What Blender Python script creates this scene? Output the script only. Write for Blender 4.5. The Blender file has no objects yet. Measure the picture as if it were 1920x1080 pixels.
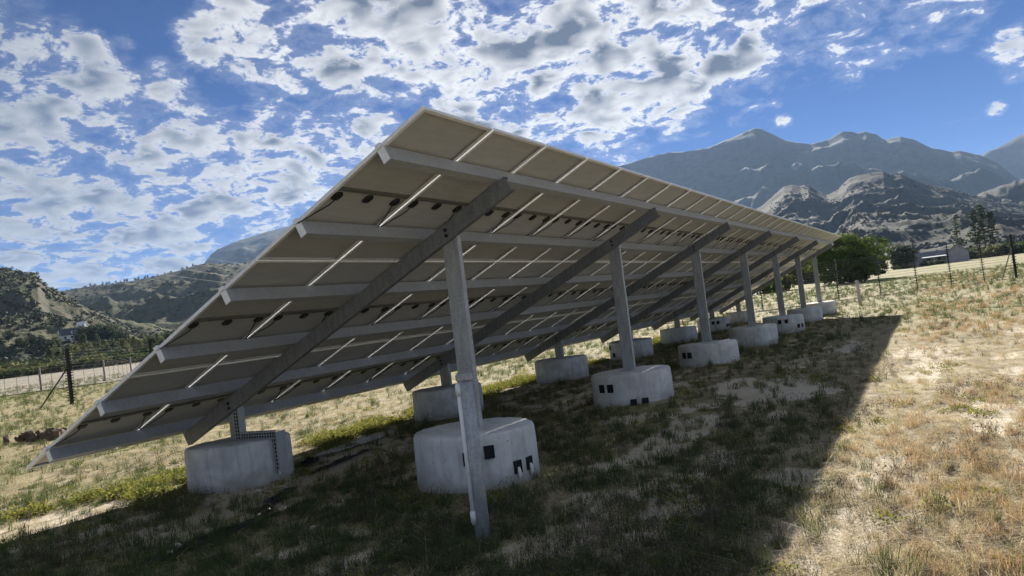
import bpy, math, random
import numpy as np
from mathutils import Matrix, Vector
random.seed(7)
RNG = np.random.default_rng(11)
SC = bpy.context.scene
COL = SC.collection
R_ = math.radians

# ------------------------------------------------------------------ camera, light, sky, exposure
CAM = np.array([-5.2517, -9.7226, 1.5566])
YAW, PITCH, ROLL, FPX = 0.49612, 0.033853, -0.122389, 1442.83
def cam_axes():
    d = np.array([math.cos(PITCH)*math.cos(YAW), math.cos(PITCH)*math.sin(YAW), math.sin(PITCH)])
    r = np.cross(d, [0, 0, 1.0]); r /= np.linalg.norm(r); u = np.cross(r, d)
    return (math.cos(ROLL)*r+math.sin(ROLL)*u, -math.sin(ROLL)*r+math.cos(ROLL)*u, d)
CR, CU, CD = cam_axes()
cam_data = bpy.data.cameras.new('camera')
cam = bpy.data.objects.new('camera', cam_data); COL.objects.link(cam)
cam.matrix_world = Matrix(((CR[0], CU[0], -CD[0], CAM[0]), (CR[1], CU[1], -CD[1], CAM[1]), (CR[2], CU[2], -CD[2], CAM[2]), (0, 0, 0, 1)))
cam_data.sensor_width = 36; cam_data.lens = 36*FPX/1920
cam_data.clip_start = 0.1; cam_data.clip_end = 30000
SC.camera = cam

SUN_DIR = Vector((2.2, 0.67, 1.0)).normalized()      # towards the sun
SUN_EL = math.asin(SUN_DIR.z); SUN_AZ = math.atan2(SUN_DIR.x, SUN_DIR.y)
sun_data = bpy.data.lights.new('sun', 'SUN'); sun_data.energy = 5.0; sun_data.angle = R_(0.53); sun_data.color = (1.0, 0.93, 0.82)
sun = bpy.data.objects.new('sun', sun_data); COL.objects.link(sun)
sun.rotation_euler = SUN_DIR.to_track_quat('Z', 'Y').to_euler(); sun.location = (0, 0, 60)

SC.view_settings.view_transform = 'Standard'; SC.view_settings.look = 'None'
SC.view_settings.gamma = 1; SC.view_settings.use_curve_mapping = False
SC.view_settings.exposure = 1.42
SC.cycles.use_denoising = True
SC.cycles.max_bounces = 6; SC.cycles.diffuse_bounces = 3; SC.cycles.transparent_max_bounces = 4
SC.cycles.adaptive_threshold = 0.02
SC.cycles.volume_bounces = 0

def pix_dir(px, py):
    v = CD*FPX+CR*(px-960)+CU*(540-py); return v/np.linalg.norm(v)

class NT:
    """small helper that strings shader nodes together"""
    def __init__(s, tree): s.t = tree; s.n = tree.nodes; s.l = tree.links
    def new(s, typ, **kw):
        n = s.n.new(typ)
        for k, v in kw.items(): setattr(n, k, v)
        return n
    def put(s, sock, v):
        if isinstance(v, bpy.types.NodeSocket): s.l.new(v, sock)
        elif v is not None:
            if hasattr(sock.default_value, '__len__') and not hasattr(v, '__len__'): v = [v]*len(sock.default_value)
            if hasattr(v, '__len__') and len(sock.default_value) == 4 and len(v) == 3: v = (*v, 1)
            sock.default_value = v
    def math(s, op, a, b=None, c=None, clamp=False):
        n = s.new('ShaderNodeMath', operation=op); n.use_clamp = clamp
        s.put(n.inputs[0], a); s.put(n.inputs[1], b); s.put(n.inputs[2], c); return n.outputs[0]
    def vmath(s, op, a, b=None, out=0):
        n = s.new('ShaderNodeVectorMath', operation=op); s.put(n.inputs[0], a)
        if b is not None: s.put(n.inputs[3 if op == 'SCALE' else 1], b)
        return n.outputs[out]
    def mix(s, f, a, b, typ='MIX'):
        n = s.new('ShaderNodeMix', data_type='RGBA', blend_type=typ)
        s.put(n.inputs[0], f); s.put(n.inputs[6], a); s.put(n.inputs[7], b); return n.outputs[2]
    def ramp(s, v, lo, hi, a=0.0, b=1.0, smooth=True):
        n = s.new('ShaderNodeMapRange'); n.interpolation_type = 'SMOOTHSTEP' if smooth else 'LINEAR'
        for i, x in enumerate((v, lo, hi, a, b)): s.put(n.inputs[i], x)
        return n.outputs[0]
    def noise(s, vec, scale, detail=4, rough=0.55, dist=0.0, typ='FBM', col=False, lac=2.0):
        n = s.new('ShaderNodeTexNoise', noise_type=typ)
        s.put(n.inputs['Vector'], vec); n.inputs['Scale'].default_value = scale; n.inputs['Detail'].default_value = detail
        n.inputs['Roughness'].default_value = rough; n.inputs['Distortion'].default_value = dist; n.inputs['Lacunarity'].default_value = lac
        return n.outputs[1 if col else 0]

world = bpy.data.worlds.new('World'); SC.world = world; world.use_nodes = True
def build_sky():
    g = NT(world.node_tree); g.n.clear()
    out = g.new('ShaderNodeOutputWorld'); bg = g.new('ShaderNodeBackground'); bg.inputs[1].default_value = 0.05
    g.l.new(bg.outputs[0], out.inputs[0])
    sky = g.new('ShaderNodeTexSky', sky_type='NISHITA'); sky.sun_disc = False
    sky.sun_elevation = SUN_EL; sky.sun_rotation = SUN_AZ
    sky.altitude = 300; sky.air_density = 0.7; sky.dust_density = 0.0; sky.ozone_density = 6.0
    d = g.new('ShaderNodeTexCoord').outputs['Generated']
    d = g.vmath('NORMALIZE', d)
    sep = g.new('ShaderNodeSeparateXYZ'); g.l.new(d, sep.inputs[0])
    z = g.math('ADD', g.math('MAXIMUM', sep.outputs[2], 0.0), 0.28)
    cmb = g.new('ShaderNodeCombineXYZ')
    g.put(cmb.inputs[0], g.math('DIVIDE', sep.outputs[0], z)); g.put(cmb.inputs[1], g.math('DIVIDE', sep.outputs[1], z)); cmb.inputs[2].default_value = 3.7
    P = cmb.outputs[0]
    # where the banks of cloud lie, as directions in the sky
    banks = [(520,40,120,1),(680,60,120,1),(820,70,130,1),(980,80,150,1),(1130,70,150,1),(1290,70,140,1),(1010,185,105,1),(1150,205,95,1),
             (880,200,105,1),(1240,150,110,.95),(1420,60,110,.95),(1600,70,85,.72),(1770,10,70,.75),(1400,125,70,.8),(1130,0,160,1),(760,160,60,.6),
             (40,250,110,.95),(190,270,110,.95),(330,300,110,.95),(120,380,150,.98),(330,380,140,.98),(500,350,110,.92),(610,300,95,.92),(40,460,110,.9),(240,450,120,.85),(440,420,90,.8),(705,265,70,.85),
             (165,135,70,.9),(80,70,65,.85),(20,30,60,.8),(300,195,75,.8),(405,90,60,.75),(540,205,65,.8),(650,170,35,.5),(1150,292,48,.8),(1905,100,45,.85),(1870,205,14,.7),(1470,225,14,.7),(15,125,40,.7)]
    M = None
    for (px, py, r, w) in banks:
        c = pix_dir(px, py)
        dp = g.vmath('DOT_PRODUCT', d, tuple(c), out=1)
        v = g.ramp(dp, math.cos(1.45*r/FPX), math.cos(0.35*r/FPX), 0.0, w)
        M = v if M is None else g.math('MAXIMUM', M, v)
    # unseen cloud outside the frame, made denser to lift the ambient light
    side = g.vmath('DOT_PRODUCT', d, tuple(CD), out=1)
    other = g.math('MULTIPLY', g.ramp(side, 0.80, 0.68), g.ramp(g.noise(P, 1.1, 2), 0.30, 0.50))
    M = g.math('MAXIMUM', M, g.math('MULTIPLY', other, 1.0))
    warp = g.vmath('SCALE', g.vmath('SUBTRACT', g.noise(P, 8.0, 1, col=True), (0.5, 0.5, 0.5)), 0.07)
    Pw = g.vmath('ADD', P, warp)
    SH = tuple((SUN_DIR.x*0.035, SUN_DIR.y*0.035, 0.0))
    def dens(vec, d1, d2, off=0.0):
        n1 = g.noise(vec, 6.0, d1, 0.60)
        n2 = g.noise(vec, 19.0, d2, 0.66)
        n = g.math('ADD', g.math('MULTIPLY', n1, 0.62), g.math('MULTIPLY', n2, 0.38))
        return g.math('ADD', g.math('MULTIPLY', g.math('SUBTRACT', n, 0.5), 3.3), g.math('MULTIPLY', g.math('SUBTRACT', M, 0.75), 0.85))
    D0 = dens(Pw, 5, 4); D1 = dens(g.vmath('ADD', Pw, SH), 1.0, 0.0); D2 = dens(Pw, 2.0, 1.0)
    alpha = g.math('MAXIMUM', g.ramp(D0, -0.03, 0.22), g.math('MULTIPLY', g.ramp(D0, -0.34, 0.05), 0.13))
    thick = g.ramp(g.math('ADD', D2, g.math('MULTIPLY', g.math('SUBTRACT', D0, D2), 0.7)), 0.06, 0.66, smooth=False)
    sunside = g.ramp(g.math('SUBTRACT', D1, D0), -0.30, 0.30)      # denser towards the sun: shaded
    shade = g.math('MULTIPLY', g.math('POWER', thick, 0.62), g.math('ADD', 0.80, g.math('MULTIPLY', sunside, 0.55)), clamp=True)
    shade = g.math('MAXIMUM', shade, g.math('MULTIPLY', sunside, 0.24))
    near = g.ramp(g.vmath('DOT_PRODUCT', d, tuple(SUN_DIR), out=1), 0.72, 1.0)
    lit = g.mix(near, (5.2, 5.35, 5.4), (9.8, 9.8, 9.6))
    dark = g.mix(near, (1.25, 1.6, 2.3), (0.95, 1.2, 1.7))
    cloud = g.mix(shade, lit, dark)
    cool = g.mix(1.0, sky.outputs[0], (0.205, 0.34, 0.485), 'MULTIPLY')
    res = g.mix(alpha, cool, cloud)
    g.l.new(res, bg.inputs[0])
build_sky()

# ------------------------------------------------------------------ helpers
def tag(o, label=None, cat=None, group=None, kind=None):
    for k, v in (('label', label), ('category', cat), ('group', group), ('kind', kind)):
        if v: o[k] = v
    return o
def mesh_np(name, v, f, smooth=False):
    me = bpy.data.meshes.new(name); v = np.asarray(v, np.float32)
    if isinstance(f, np.ndarray):
        k = f.shape[1]; me.vertices.add(len(v)); me.vertices.foreach_set('co', v.ravel())
        me.loops.add(f.size); me.loops.foreach_set('vertex_index', f.ravel().astype(np.int32))
        me.polygons.add(len(f)); me.polygons.foreach_set('loop_start', np.arange(0, f.size, k, dtype=np.int32))
        me.polygons.foreach_set('loop_total', np.full(len(f), k, np.int32)); me.update(calc_edges=True)
    else:
        me.from_pydata([tuple(map(float, x)) for x in v], [], f); me.update()
    if smooth: me.polygons.foreach_set('use_smooth', np.ones(len(me.polygons), bool))
    me.validate()
    return me
def obj(name, me, mat=None, parent=None, loc=None):
    o = bpy.data.objects.new(name, me); COL.objects.link(o)
    if mat is not None and me is not None and len(me.materials) == 0: me.materials.append(mat)
    if parent is not None: o.parent = parent
    if loc is not None: o.location = loc
    return o
def empty(name, loc): return obj(name, None, loc=loc)
class MB:
    def __init__(s): s.v = []; s.f = []; s.sm = False
    def add(s, v, f):
        o = len(s.v); s.v += [tuple(map(float, x)) for x in v]; s.f += [tuple(i+o for i in q) for q in f]; return s
    def box(s, a, b):
        (x0, y0, z0), (x1, y1, z1) = a, b
        return s.add([(x0,y0,z0),(x1,y0,z0),(x1,y1,z0),(x0,y1,z0),(x0,y0,z1),(x1,y0,z1),(x1,y1,z1),(x0,y1,z1)],
                     [(0,3,2,1),(4,5,6,7),(0,1,5,4),(1,2,6,5),(2,3,7,6),(3,0,4,7)])
    def tube(s, pts, r, n=8, cap=True):
        pts = [Vector(p) for p in pts]; rs = r if hasattr(r, '__len__') else [r]*len(pts)
        vs = []; fs = []
        ref = Vector((0.13, 0.31, 0.94)).normalized()
        for i, p in enumerate(pts):
            t = (pts[min(i+1, len(pts)-1)]-pts[max(i-1, 0)]).normalized()
            a = t.cross(ref)
            if a.length < 1e-3: a = t.cross(Vector((1, 0, 0)))
            a.normalize(); b = t.cross(a)
            for k in range(n):
                w = 2*math.pi*k/n; vs.append(p+(a*math.cos(w)+b*math.sin(w))*rs[i])
        for i in range(len(pts)-1):
            for k in range(n): fs.append((i*n+k, i*n+(k+1) % n, (i+1)*n+(k+1) % n, (i+1)*n+k))
        if cap: fs.append(tuple(range(n))[::-1]); fs.append(tuple(range((len(pts)-1)*n, len(pts)*n)))
        return s.add(vs, fs)
    def mesh(s, name, smooth=False, off=None):
        v = np.array(s.v, float)
        if off is not None: v = v-np.array(off)
        return mesh_np(name, v, s.f, smooth)
    def build(s, name, mat, parent=None, smooth=False, world=True, loc=None):
        off = None
        if parent is not None and world:
            q = parent
            while q.parent: q = q.parent
            off = q.location
        return obj(name, s.mesh(name, smooth, off), mat, parent, loc)

# --- numpy noise
def _h(ix, iy, seed):
    n = (ix.astype(np.int64)*374761393+iy.astype(np.int64)*668265263+seed*1442695041) & 0x7fffffff
    n = ((n ^ (n >> 13))*1274126177) & 0x7fffffff
    return ((n ^ (n >> 16)) & 0xffff)/65535.0
def vnoise(x, y, seed=0):
    x = np.asarray(x, float); y = np.asarray(y, float)
    xi = np.floor(x); yi = np.floor(y); fx = x-xi; fy = y-yi
    fx = fx*fx*fx*(fx*(fx*6-15)+10); fy = fy*fy*fy*(fy*(fy*6-15)+10)
    a = _h(xi, yi, seed); b = _h(xi+1, yi, seed); c = _h(xi, yi+1, seed); d = _h(xi+1, yi+1, seed)
    return (a*(1-fx)+b*fx)*(1-fy)+(c*(1-fx)+d*fx)*fy
def fbm(x, y, o=5, seed=0, gain=0.5):
    s = 0; a = 1; t = 0; x = np.asarray(x, float); y = np.asarray(y, float)
    for i in range(o):
        s = s+a*vnoise(x, y, seed+i*17); t += a; a *= gain
        x, y = x*1.72-y*1.05+3.1, x*1.05+y*1.72-1.7
    return s/t
def ridged(x, y, o=5, seed=0, gain=0.5):
    s = 0; a = 1; t = 0; x = np.asarray(x, float); y = np.asarray(y, float); w = 1
    for i in range(o):
        n = 1-np.abs(2*vnoise(x, y, seed+i*31)-1); n = n*n; s = s+a*n*w; w = np.clip(n*1.4, 0.25, 1); t += a; a *= gain
        x, y = x*1.72-y*1.05+5.1, x*1.05+y*1.72-2.7
    return s/t
def sstep(x, a, b):
    t = np.clip((np.asarray(x, float)-a)/(b-a), 0, 1); return t*t*(3-2*t)

# ------------------------------------------------------------------ materials
def mat(name, fn):
    m = bpy.data.materials.new(name); m.use_nodes = True; g = NT(m.node_tree); g.n.clear()
    out = g.new('ShaderNodeOutputMaterial'); fn(g, out); return m
def pbr(g, out, col, rough=0.7, metal=0.0, bump=None, bs=0.3, bd=0.01, spec=0.4):
    b = g.new('ShaderNodeBsdfPrincipled'); g.put(b.inputs['Base Color'], col); g.put(b.inputs['Roughness'], rough); g.put(b.inputs['Metallic'], metal)
    b.inputs['Specular IOR Level'].default_value = spec
    if bump is not None:
        n = g.new('ShaderNodeBump'); n.inputs['Strength'].default_value = bs; n.inputs['Distance'].default_value = bd; g.put(n.inputs['Height'], bump); g.l.new(n.outputs[0], b.inputs['Normal'])
    g.l.new(b.outputs[0], out.inputs[0]); return b
def wpos(g): return g.new('ShaderNodeNewGeometry').outputs['Position']
def ocoord(g): return g.new('ShaderNodeTexCoord').outputs['Object']
def m_plain(name, c, rough=0.6, metal=0.0, var=0.15, scale=6.0):
    def fn(g, out):
        n = g.noise(wpos(g), scale, 5, 0.6); c2 = tuple(x*(1-var*1.6) for x in c); c1 = tuple(min(1, x*(1+var)) for x in c)
        pbr(g, out, g.mix(g.ramp(n, 0.3, 0.7), c2, c1), g.math('ADD', rough-0.08, g.math('MULTIPLY', n, 0.16)), metal, n, 0.1, 0.004)
    return mat(name, fn)
def fn_galv(dark, light, spangle, metal=0.55):
    def fn(g, out):
        p = wpos(g)
        v = g.new('ShaderNodeTexVoronoi'); v.inputs['Scale'].default_value = spangle; g.put(v.inputs['Vector'], p)
        st = g.vmath('MULTIPLY', p, (9, 9, 1.4)); n = g.noise(st, 2.2, 6, 0.65); n2 = g.noise(p, 38, 4, 0.6)
        f = g.math('ADD', g.math('MULTIPLY', g.ramp(n, 0.33, 0.68), 0.6), g.math('MULTIPLY', g.ramp(n2, 0.35, 0.7), 0.4))
        c = g.mix(f, dark, light); c = g.mix(g.math('MULTIPLY', v.outputs['Color'], 0.22), c, light)
        pbr(g, out, c, g.ramp(n, 0.2, 0.8, 0.42, 0.62), metal, n2, 0.12, 0.002)
    return fn
M_GALV = mat('galvanised_steel', fn_galv((0.25, 0.27, 0.295), (0.50, 0.53, 0.565), 60, 0.35))
M_BEAM = mat('weathered_galvanised_steel', fn_galv((0.14, 0.155, 0.18), (0.29, 0.31, 0.34), 50, 0.35))
M_PURLIN = mat('bright_galvanised_sheet', fn_galv((0.36, 0.375, 0.40), (0.49, 0.505, 0.53), 90, 0.2))
M_ALU = m_plain('aluminium_frame', (0.86, 0.87, 0.88), 0.38, 0.0, 0.06, 20)
def fn_back(g, out):
    p = ocoord(g); n = g.noise(g.vmath('MULTIPLY', p, (1.0, 6.0, 1)), 2.5, 5, 0.6); r = g.new('ShaderNodeObjectInfo').outputs['Random']
    c = g.mix(g.ramp(n, 0.25, 0.75), (0.47, 0.48, 0.495), (0.56, 0.57, 0.585))
    c = g.mix(g.math('MULTIPLY', r, 0.22), c, (0.43, 0.44, 0.455))
    pbr(g, out, c, 0.6, 0, n, 0.05, 0.002)
M_BACK = mat('panel_backsheet', fn_back)
M_CELL = m_plain('solar_cells', (0.012, 0.016, 0.035), 0.14, 0, 0.1, 3)
M_BLACK = m_plain('black_plastic', (0.018, 0.018, 0.02), 0.5, 0, 0.2, 30)
M_BAR = m_plain('grey_anodised_bar', (0.20, 0.195, 0.19), 0.5, 0.3, 0.1, 20)
M_WHITE = m_plain('white_pvc', (0.80, 0.81, 0.82), 0.4, 0, 0.05, 12)
M_FOAM = m_plain('white_foam_sealant', (0.85, 0.84, 0.80), 0.8, 0, 0.06, 40)
M_HOLE = m_plain('dark_socket_and_shade', (0.012, 0.013, 0.016), 0.7, 0, 0.2, 20)  # black of the socket rims, and painted shade inside openings and tray
def fn_conc(g, out):
    p = wpos(g); n = g.noise(p, 3.2, 8, 0.62, 0.4); st = g.noise(g.vmath('MULTIPLY', p, (7, 7, 0.9)), 1.6, 6, 0.6); fine = g.noise(p, 70, 4, 0.7)
    c = g.mix(g.ramp(n, 0.3, 0.7), (0.54, 0.55, 0.555), (0.76, 0.77, 0.77))
    c = g.mix(g.math('MULTIPLY', g.ramp(st, 0.48, 0.72), 0.55), c, (0.38, 0.385, 0.38))
    sep = g.new('ShaderNodeSeparateXYZ'); g.l.new(p, sep.inputs[0])
    dirt = g.math('MULTIPLY', g.ramp(g.math('ADD', sep.outputs[2], g.math('MULTIPLY', n, 0.25)), -0.14, 0.20, 1.0, 0.0), 0.8)
    c = g.mix(dirt, c, (0.27, 0.235, 0.18))
    c = g.mix(g.math('MULTIPLY', g.ramp(fine, 0.55, 0.75), 0.35), c, (0.22, 0.22, 0.215))
    vor = g.new('ShaderNodeTexVoronoi'); vor.inputs['Scale'].default_value = 16; g.put(vor.inputs['Vector'], p)
    pit = g.ramp(vor.outputs['Distance'], 0.06, 0.16); c = g.mix(g.math('MULTIPLY', g.math('SUBTRACT', 1.0, pit), g.ramp(g.noise(p, 4, 2), .5, .6)), c, (0.16, 0.16, 0.155))
    pbr(g, out, c, 0.9, 0, g.math('ADD', g.math('MULTIPLY', n, 1.2), g.math('ADD', fine, g.math('MULTIPLY', pit, 0.5))), 0.35, 0.012, 0.2)
M_CONC = mat('cast_concrete', fn_conc)
def leafmat(name, cols, trans=0.4, rnd='island', sat=None):
    def fn(g, out):
        if rnd == 'island': r = g.new('ShaderNodeNewGeometry').outputs['Random Per Island']; r2 = g.new('ShaderNodeObjectInfo').outputs['Random']
        else: r = g.new('ShaderNodeObjectInfo').outputs['Random']; r2 = g.new('ShaderNodeNewGeometry').outputs['Random Per Island']
        f = g.math('FRACT', g.math('ADD', g.math('MULTIPLY', r, 0.7), g.math('MULTIPLY', r2, 0.3)))
        cr = g.new('ShaderNodeValToRGB'); g.put(cr.inputs[0], f)
        e = cr.color_ramp.elements
        while len(e) < len(cols): e.new(0.5)
        for i, c in enumerate(cols): e[i].position = i/(len(cols)-1)*0.96+0.02; e[i].color = (*c, 1)
        d = g.new('ShaderNodeBsdfPrincipled'); g.l.new(cr.outputs[0], d.inputs['Base Color']); d.inputs['Roughness'].default_value = 0.8; d.inputs['Specular IOR Level'].default_value = 0.12
        t = g.new('ShaderNodeBsdfTranslucent'); g.l.new(g.mix(1, cr.outputs[0], (1.12, 1.08, 0.82), 'MULTIPLY'), t.inputs[0])
        m = g.new('ShaderNodeMixShader'); m.inputs[0].default_value = trans; g.l.new(d.outputs[0], m.inputs[1]); g.l.new(t.outputs[0], m.inputs[2]); g.l.new(m.outputs[0], out.inputs[0])
    return mat(name, fn)
M_STRAW = leafmat('straw', [(0.33, 0.275, 0.18), (0.50, 0.43, 0.30), (0.41, 0.345, 0.235), (0.57, 0.50, 0.37), (0.31, 0.245, 0.165)], 0.3)
M_PINK = leafmat('russet_seed_grass', [(0.30, 0.19, 0.12), (0.40, 0.27, 0.18), (0.47, 0.35, 0.23), (0.32, 0.22, 0.14)], 0.35)
M_GREEN = leafmat('green_grass_blades', [(0.035, 0.065, 0.024), (0.055, 0.092, 0.034), (0.085, 0.125, 0.045), (0.13, 0.15, 0.065), (0.045, 0.078, 0.028)], 0.35)
M_WEED = leafmat('weed_leaves', [(0.09, 0.105, 0.03), (0.17, 0.185, 0.05), (0.27, 0.265, 0.08), (0.13, 0.14, 0.04)], 0.42)
M_TWIG = leafmat('dry_twigs', [(0.06, 0.052, 0.045), (0.11, 0.092, 0.075), (0.20, 0.16, 0.115)], 0.1)
M_TREE = leafmat('bright_tree_leaves', [(0.045, 0.075, 0.018), (0.07, 0.115, 0.022), (0.11, 0.16, 0.03), (0.06, 0.095, 0.02)], 0.35)
M_DARKTREE = leafmat('dark_tree_leaves', [(0.025, 0.04, 0.018), (0.04, 0.06, 0.025), (0.055, 0.075, 0.03), (0.03, 0.05, 0.022)], 0.22)
M_OLIVE = leafmat('olive_leaves', [(0.09, 0.105, 0.04), (0.125, 0.14, 0.055), (0.165, 0.17, 0.07), (0.10, 0.12, 0.045)], 0.3)
M_BUSH = leafmat('scrub_leaves', [(0.04, 0.055, 0.025), (0.06, 0.08, 0.032), (0.09, 0.105, 0.045), (0.05, 0.07, 0.03)], 0.25)
M_SCRUB = leafmat('hill_scrub_leaves', [(0.055, 0.06, 0.036), (0.07, 0.075, 0.042), (0.085, 0.09, 0.05), (0.06, 0.068, 0.038)], 0.0)
M_SCRUBD = leafmat('foothill_scrub_leaves', [(0.018, 0.022, 0.013), (0.026, 0.03, 0.018), (0.036, 0.038, 0.023), (0.022, 0.026, 0.015)], 0.0)
M_BARK = m_plain('bark', (0.11, 0.085, 0.065), 0.9, 0, 0.3, 5)
def fn_ground(g, out):
    p = wpos(g)
    at = g.new('ShaderNodeAttribute'); at.attribute_name = 'bare'; bare = at.outputs['Fac']
    far = g.new('ShaderNodeAttribute'); far.attribute_name = 'green'; green = far.outputs['Fac']
    n1 = g.noise(p, 0.9, 8, 0.62, 0.3); n2 = g.noise(p, 6.5, 8, 0.7); n3 = g.noise(p, 42, 6, 0.7); nl = g.noise(g.vmath('MULTIPLY', p, (0.05, 0.11, 1)), 1.0, 8, 0.6)
    litter = g.mix(g.ramp(n2, 0.3, 0.7), (0.20, 0.165, 0.10), (0.42, 0.36, 0.225))
    litter = g.mix(g.math('MULTIPLY', g.ramp(n3, 0.42, 0.62), 0.6), litter, (0.50, 0.435, 0.285))
    litter = g.mix(g.math('MULTIPLY', g.ramp(g.noise(p, 2.2, 6, 0.65), 0.46, 0.60), 0.55), litter, (0.13, 0.10, 0.065))
    litter = g.mix(g.math('MULTIPLY', g.math('MULTIPLY', green, g.ramp(n1, 0.30, 0.55)), 0.9), litter, g.mix(n3, (0.135, 0.14, 0.052), (0.26, 0.25, 0.11)))
    sand = g.mix(g.ramp(n3, 0.3, 0.7), (0.48, 0.42, 0.32), (0.68, 0.615, 0.49))
    sand = g.mix(g.math('MULTIPLY', g.ramp(n1, 0.45, 0.7), 0.45), sand, (0.44, 0.37, 0.27))
    b2 = g.ramp(g.math('ADD', bare, g.math('MULTIPLY', g.math('SUBTRACT', n2, 0.5), 0.9)), 0.38, 0.62)
    c = g.mix(b2, litter, sand)
    c = g.mix(g.math('MULTIPLY', g.ramp(nl, 0.52, 0.66), 0.35), c, (0.42, 0.33, 0.22))
    # single pale straws and dark bits lying about
    w = g.new('ShaderNodeTexVoronoi', feature='DISTANCE_TO_EDGE'); w.inputs['Scale'].default_value = 14; g.put(w.inputs['Vector'], g.vmath('ADD', p, g.vmath('SCALE', g.noise(p, 5, 2, col=True), 0.4)))
    c = g.mix(g.math('MULTIPLY', g.ramp(w.outputs['Distance'], 0.02, 0.05, 1, 0), 0.18), c, (0.10, 0.08, 0.055))
    h = g.math('ADD', g.math('MULTIPLY', n2, 1.0), g.math('ADD', g.math('MULTIPLY', n3, 0.35), g.math('MULTIPLY', n1, 0.8)))
    pbr(g, out, c, 0.95, 0, h, 0.55, 0.05, 0.1)
M_GROUND = mat('dry_grassland_soil', fn_ground)
def m_hill(name, sc, cols, bare=0.5, bumpd=6.0, bs=0.5):
    dk, md, lt, rk = cols
    def fn(g, out):
        p = wpos(g)
        n1 = g.noise(p, 1.0/sc, 8, 0.62, 0.4); n2 = g.noise(p, 7.0/sc, 7, 0.68); n3 = g.noise(p, 26.0/sc, 5, 0.7); wst = g.noise(g.vmath('MULTIPLY', p, (1, 1, 5)), 3.0/sc, 6, 0.65)
        c = g.mix(g.ramp(g.math('ADD', g.math('MULTIPLY', n1, 0.45), g.math('MULTIPLY', n2, 0.55)), 0.40, 0.60), md, lt)
        c = g.mix(g.ramp(n2, 0.47, 0.58), c, dk)
        c = g.mix(g.math('MULTIPLY', g.ramp(n3, 0.50, 0.60), 0.75), c, dk)
        nz = g.new('ShaderNodeSeparateXYZ'); g.l.new(g.new('ShaderNodeNewGeometry').outputs['Normal'], nz.inputs[0])
        steep = g.ramp(g.math('ADD', nz.outputs[2], g.math('MULTIPLY', g.math('SUBTRACT', wst, 0.5), 0.5)), 0.62, 0.84, 1, 0)
        c = g.mix(g.math('MULTIPLY', steep, bare), c, rk)
        h = g.math('ADD', g.math('MULTIPLY', n2, 1.0), g.math('MULTIPLY', n3, 0.5))
        pbr(g, out, c, 0.95, 0, h, bs, bumpd, 0.05)
    return mat(name, fn)
M_HILL_NEAR = m_hill('scrub_hillside', 45, ((0.045, 0.054, 0.03), (0.085, 0.087, 0.05), (0.14, 0.13, 0.08), (0.12, 0.11, 0.09)), 0.6, 2.0)
M_HILL_MID = m_hill('scrub_foothill', 120, ((0.014, 0.019, 0.011), (0.026, 0.03, 0.017), (0.052, 0.05, 0.031), (0.04, 0.04, 0.034)), 0.5, 1.6, 0.3)
M_HILL_FAR = m_hill('far_mountain_slope', 330, ((0.035, 0.04, 0.03), (0.055, 0.055, 0.043), (0.08, 0.075, 0.056), (0.05, 0.05, 0.048)), 0.7, 6.0, 0.35)

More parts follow.
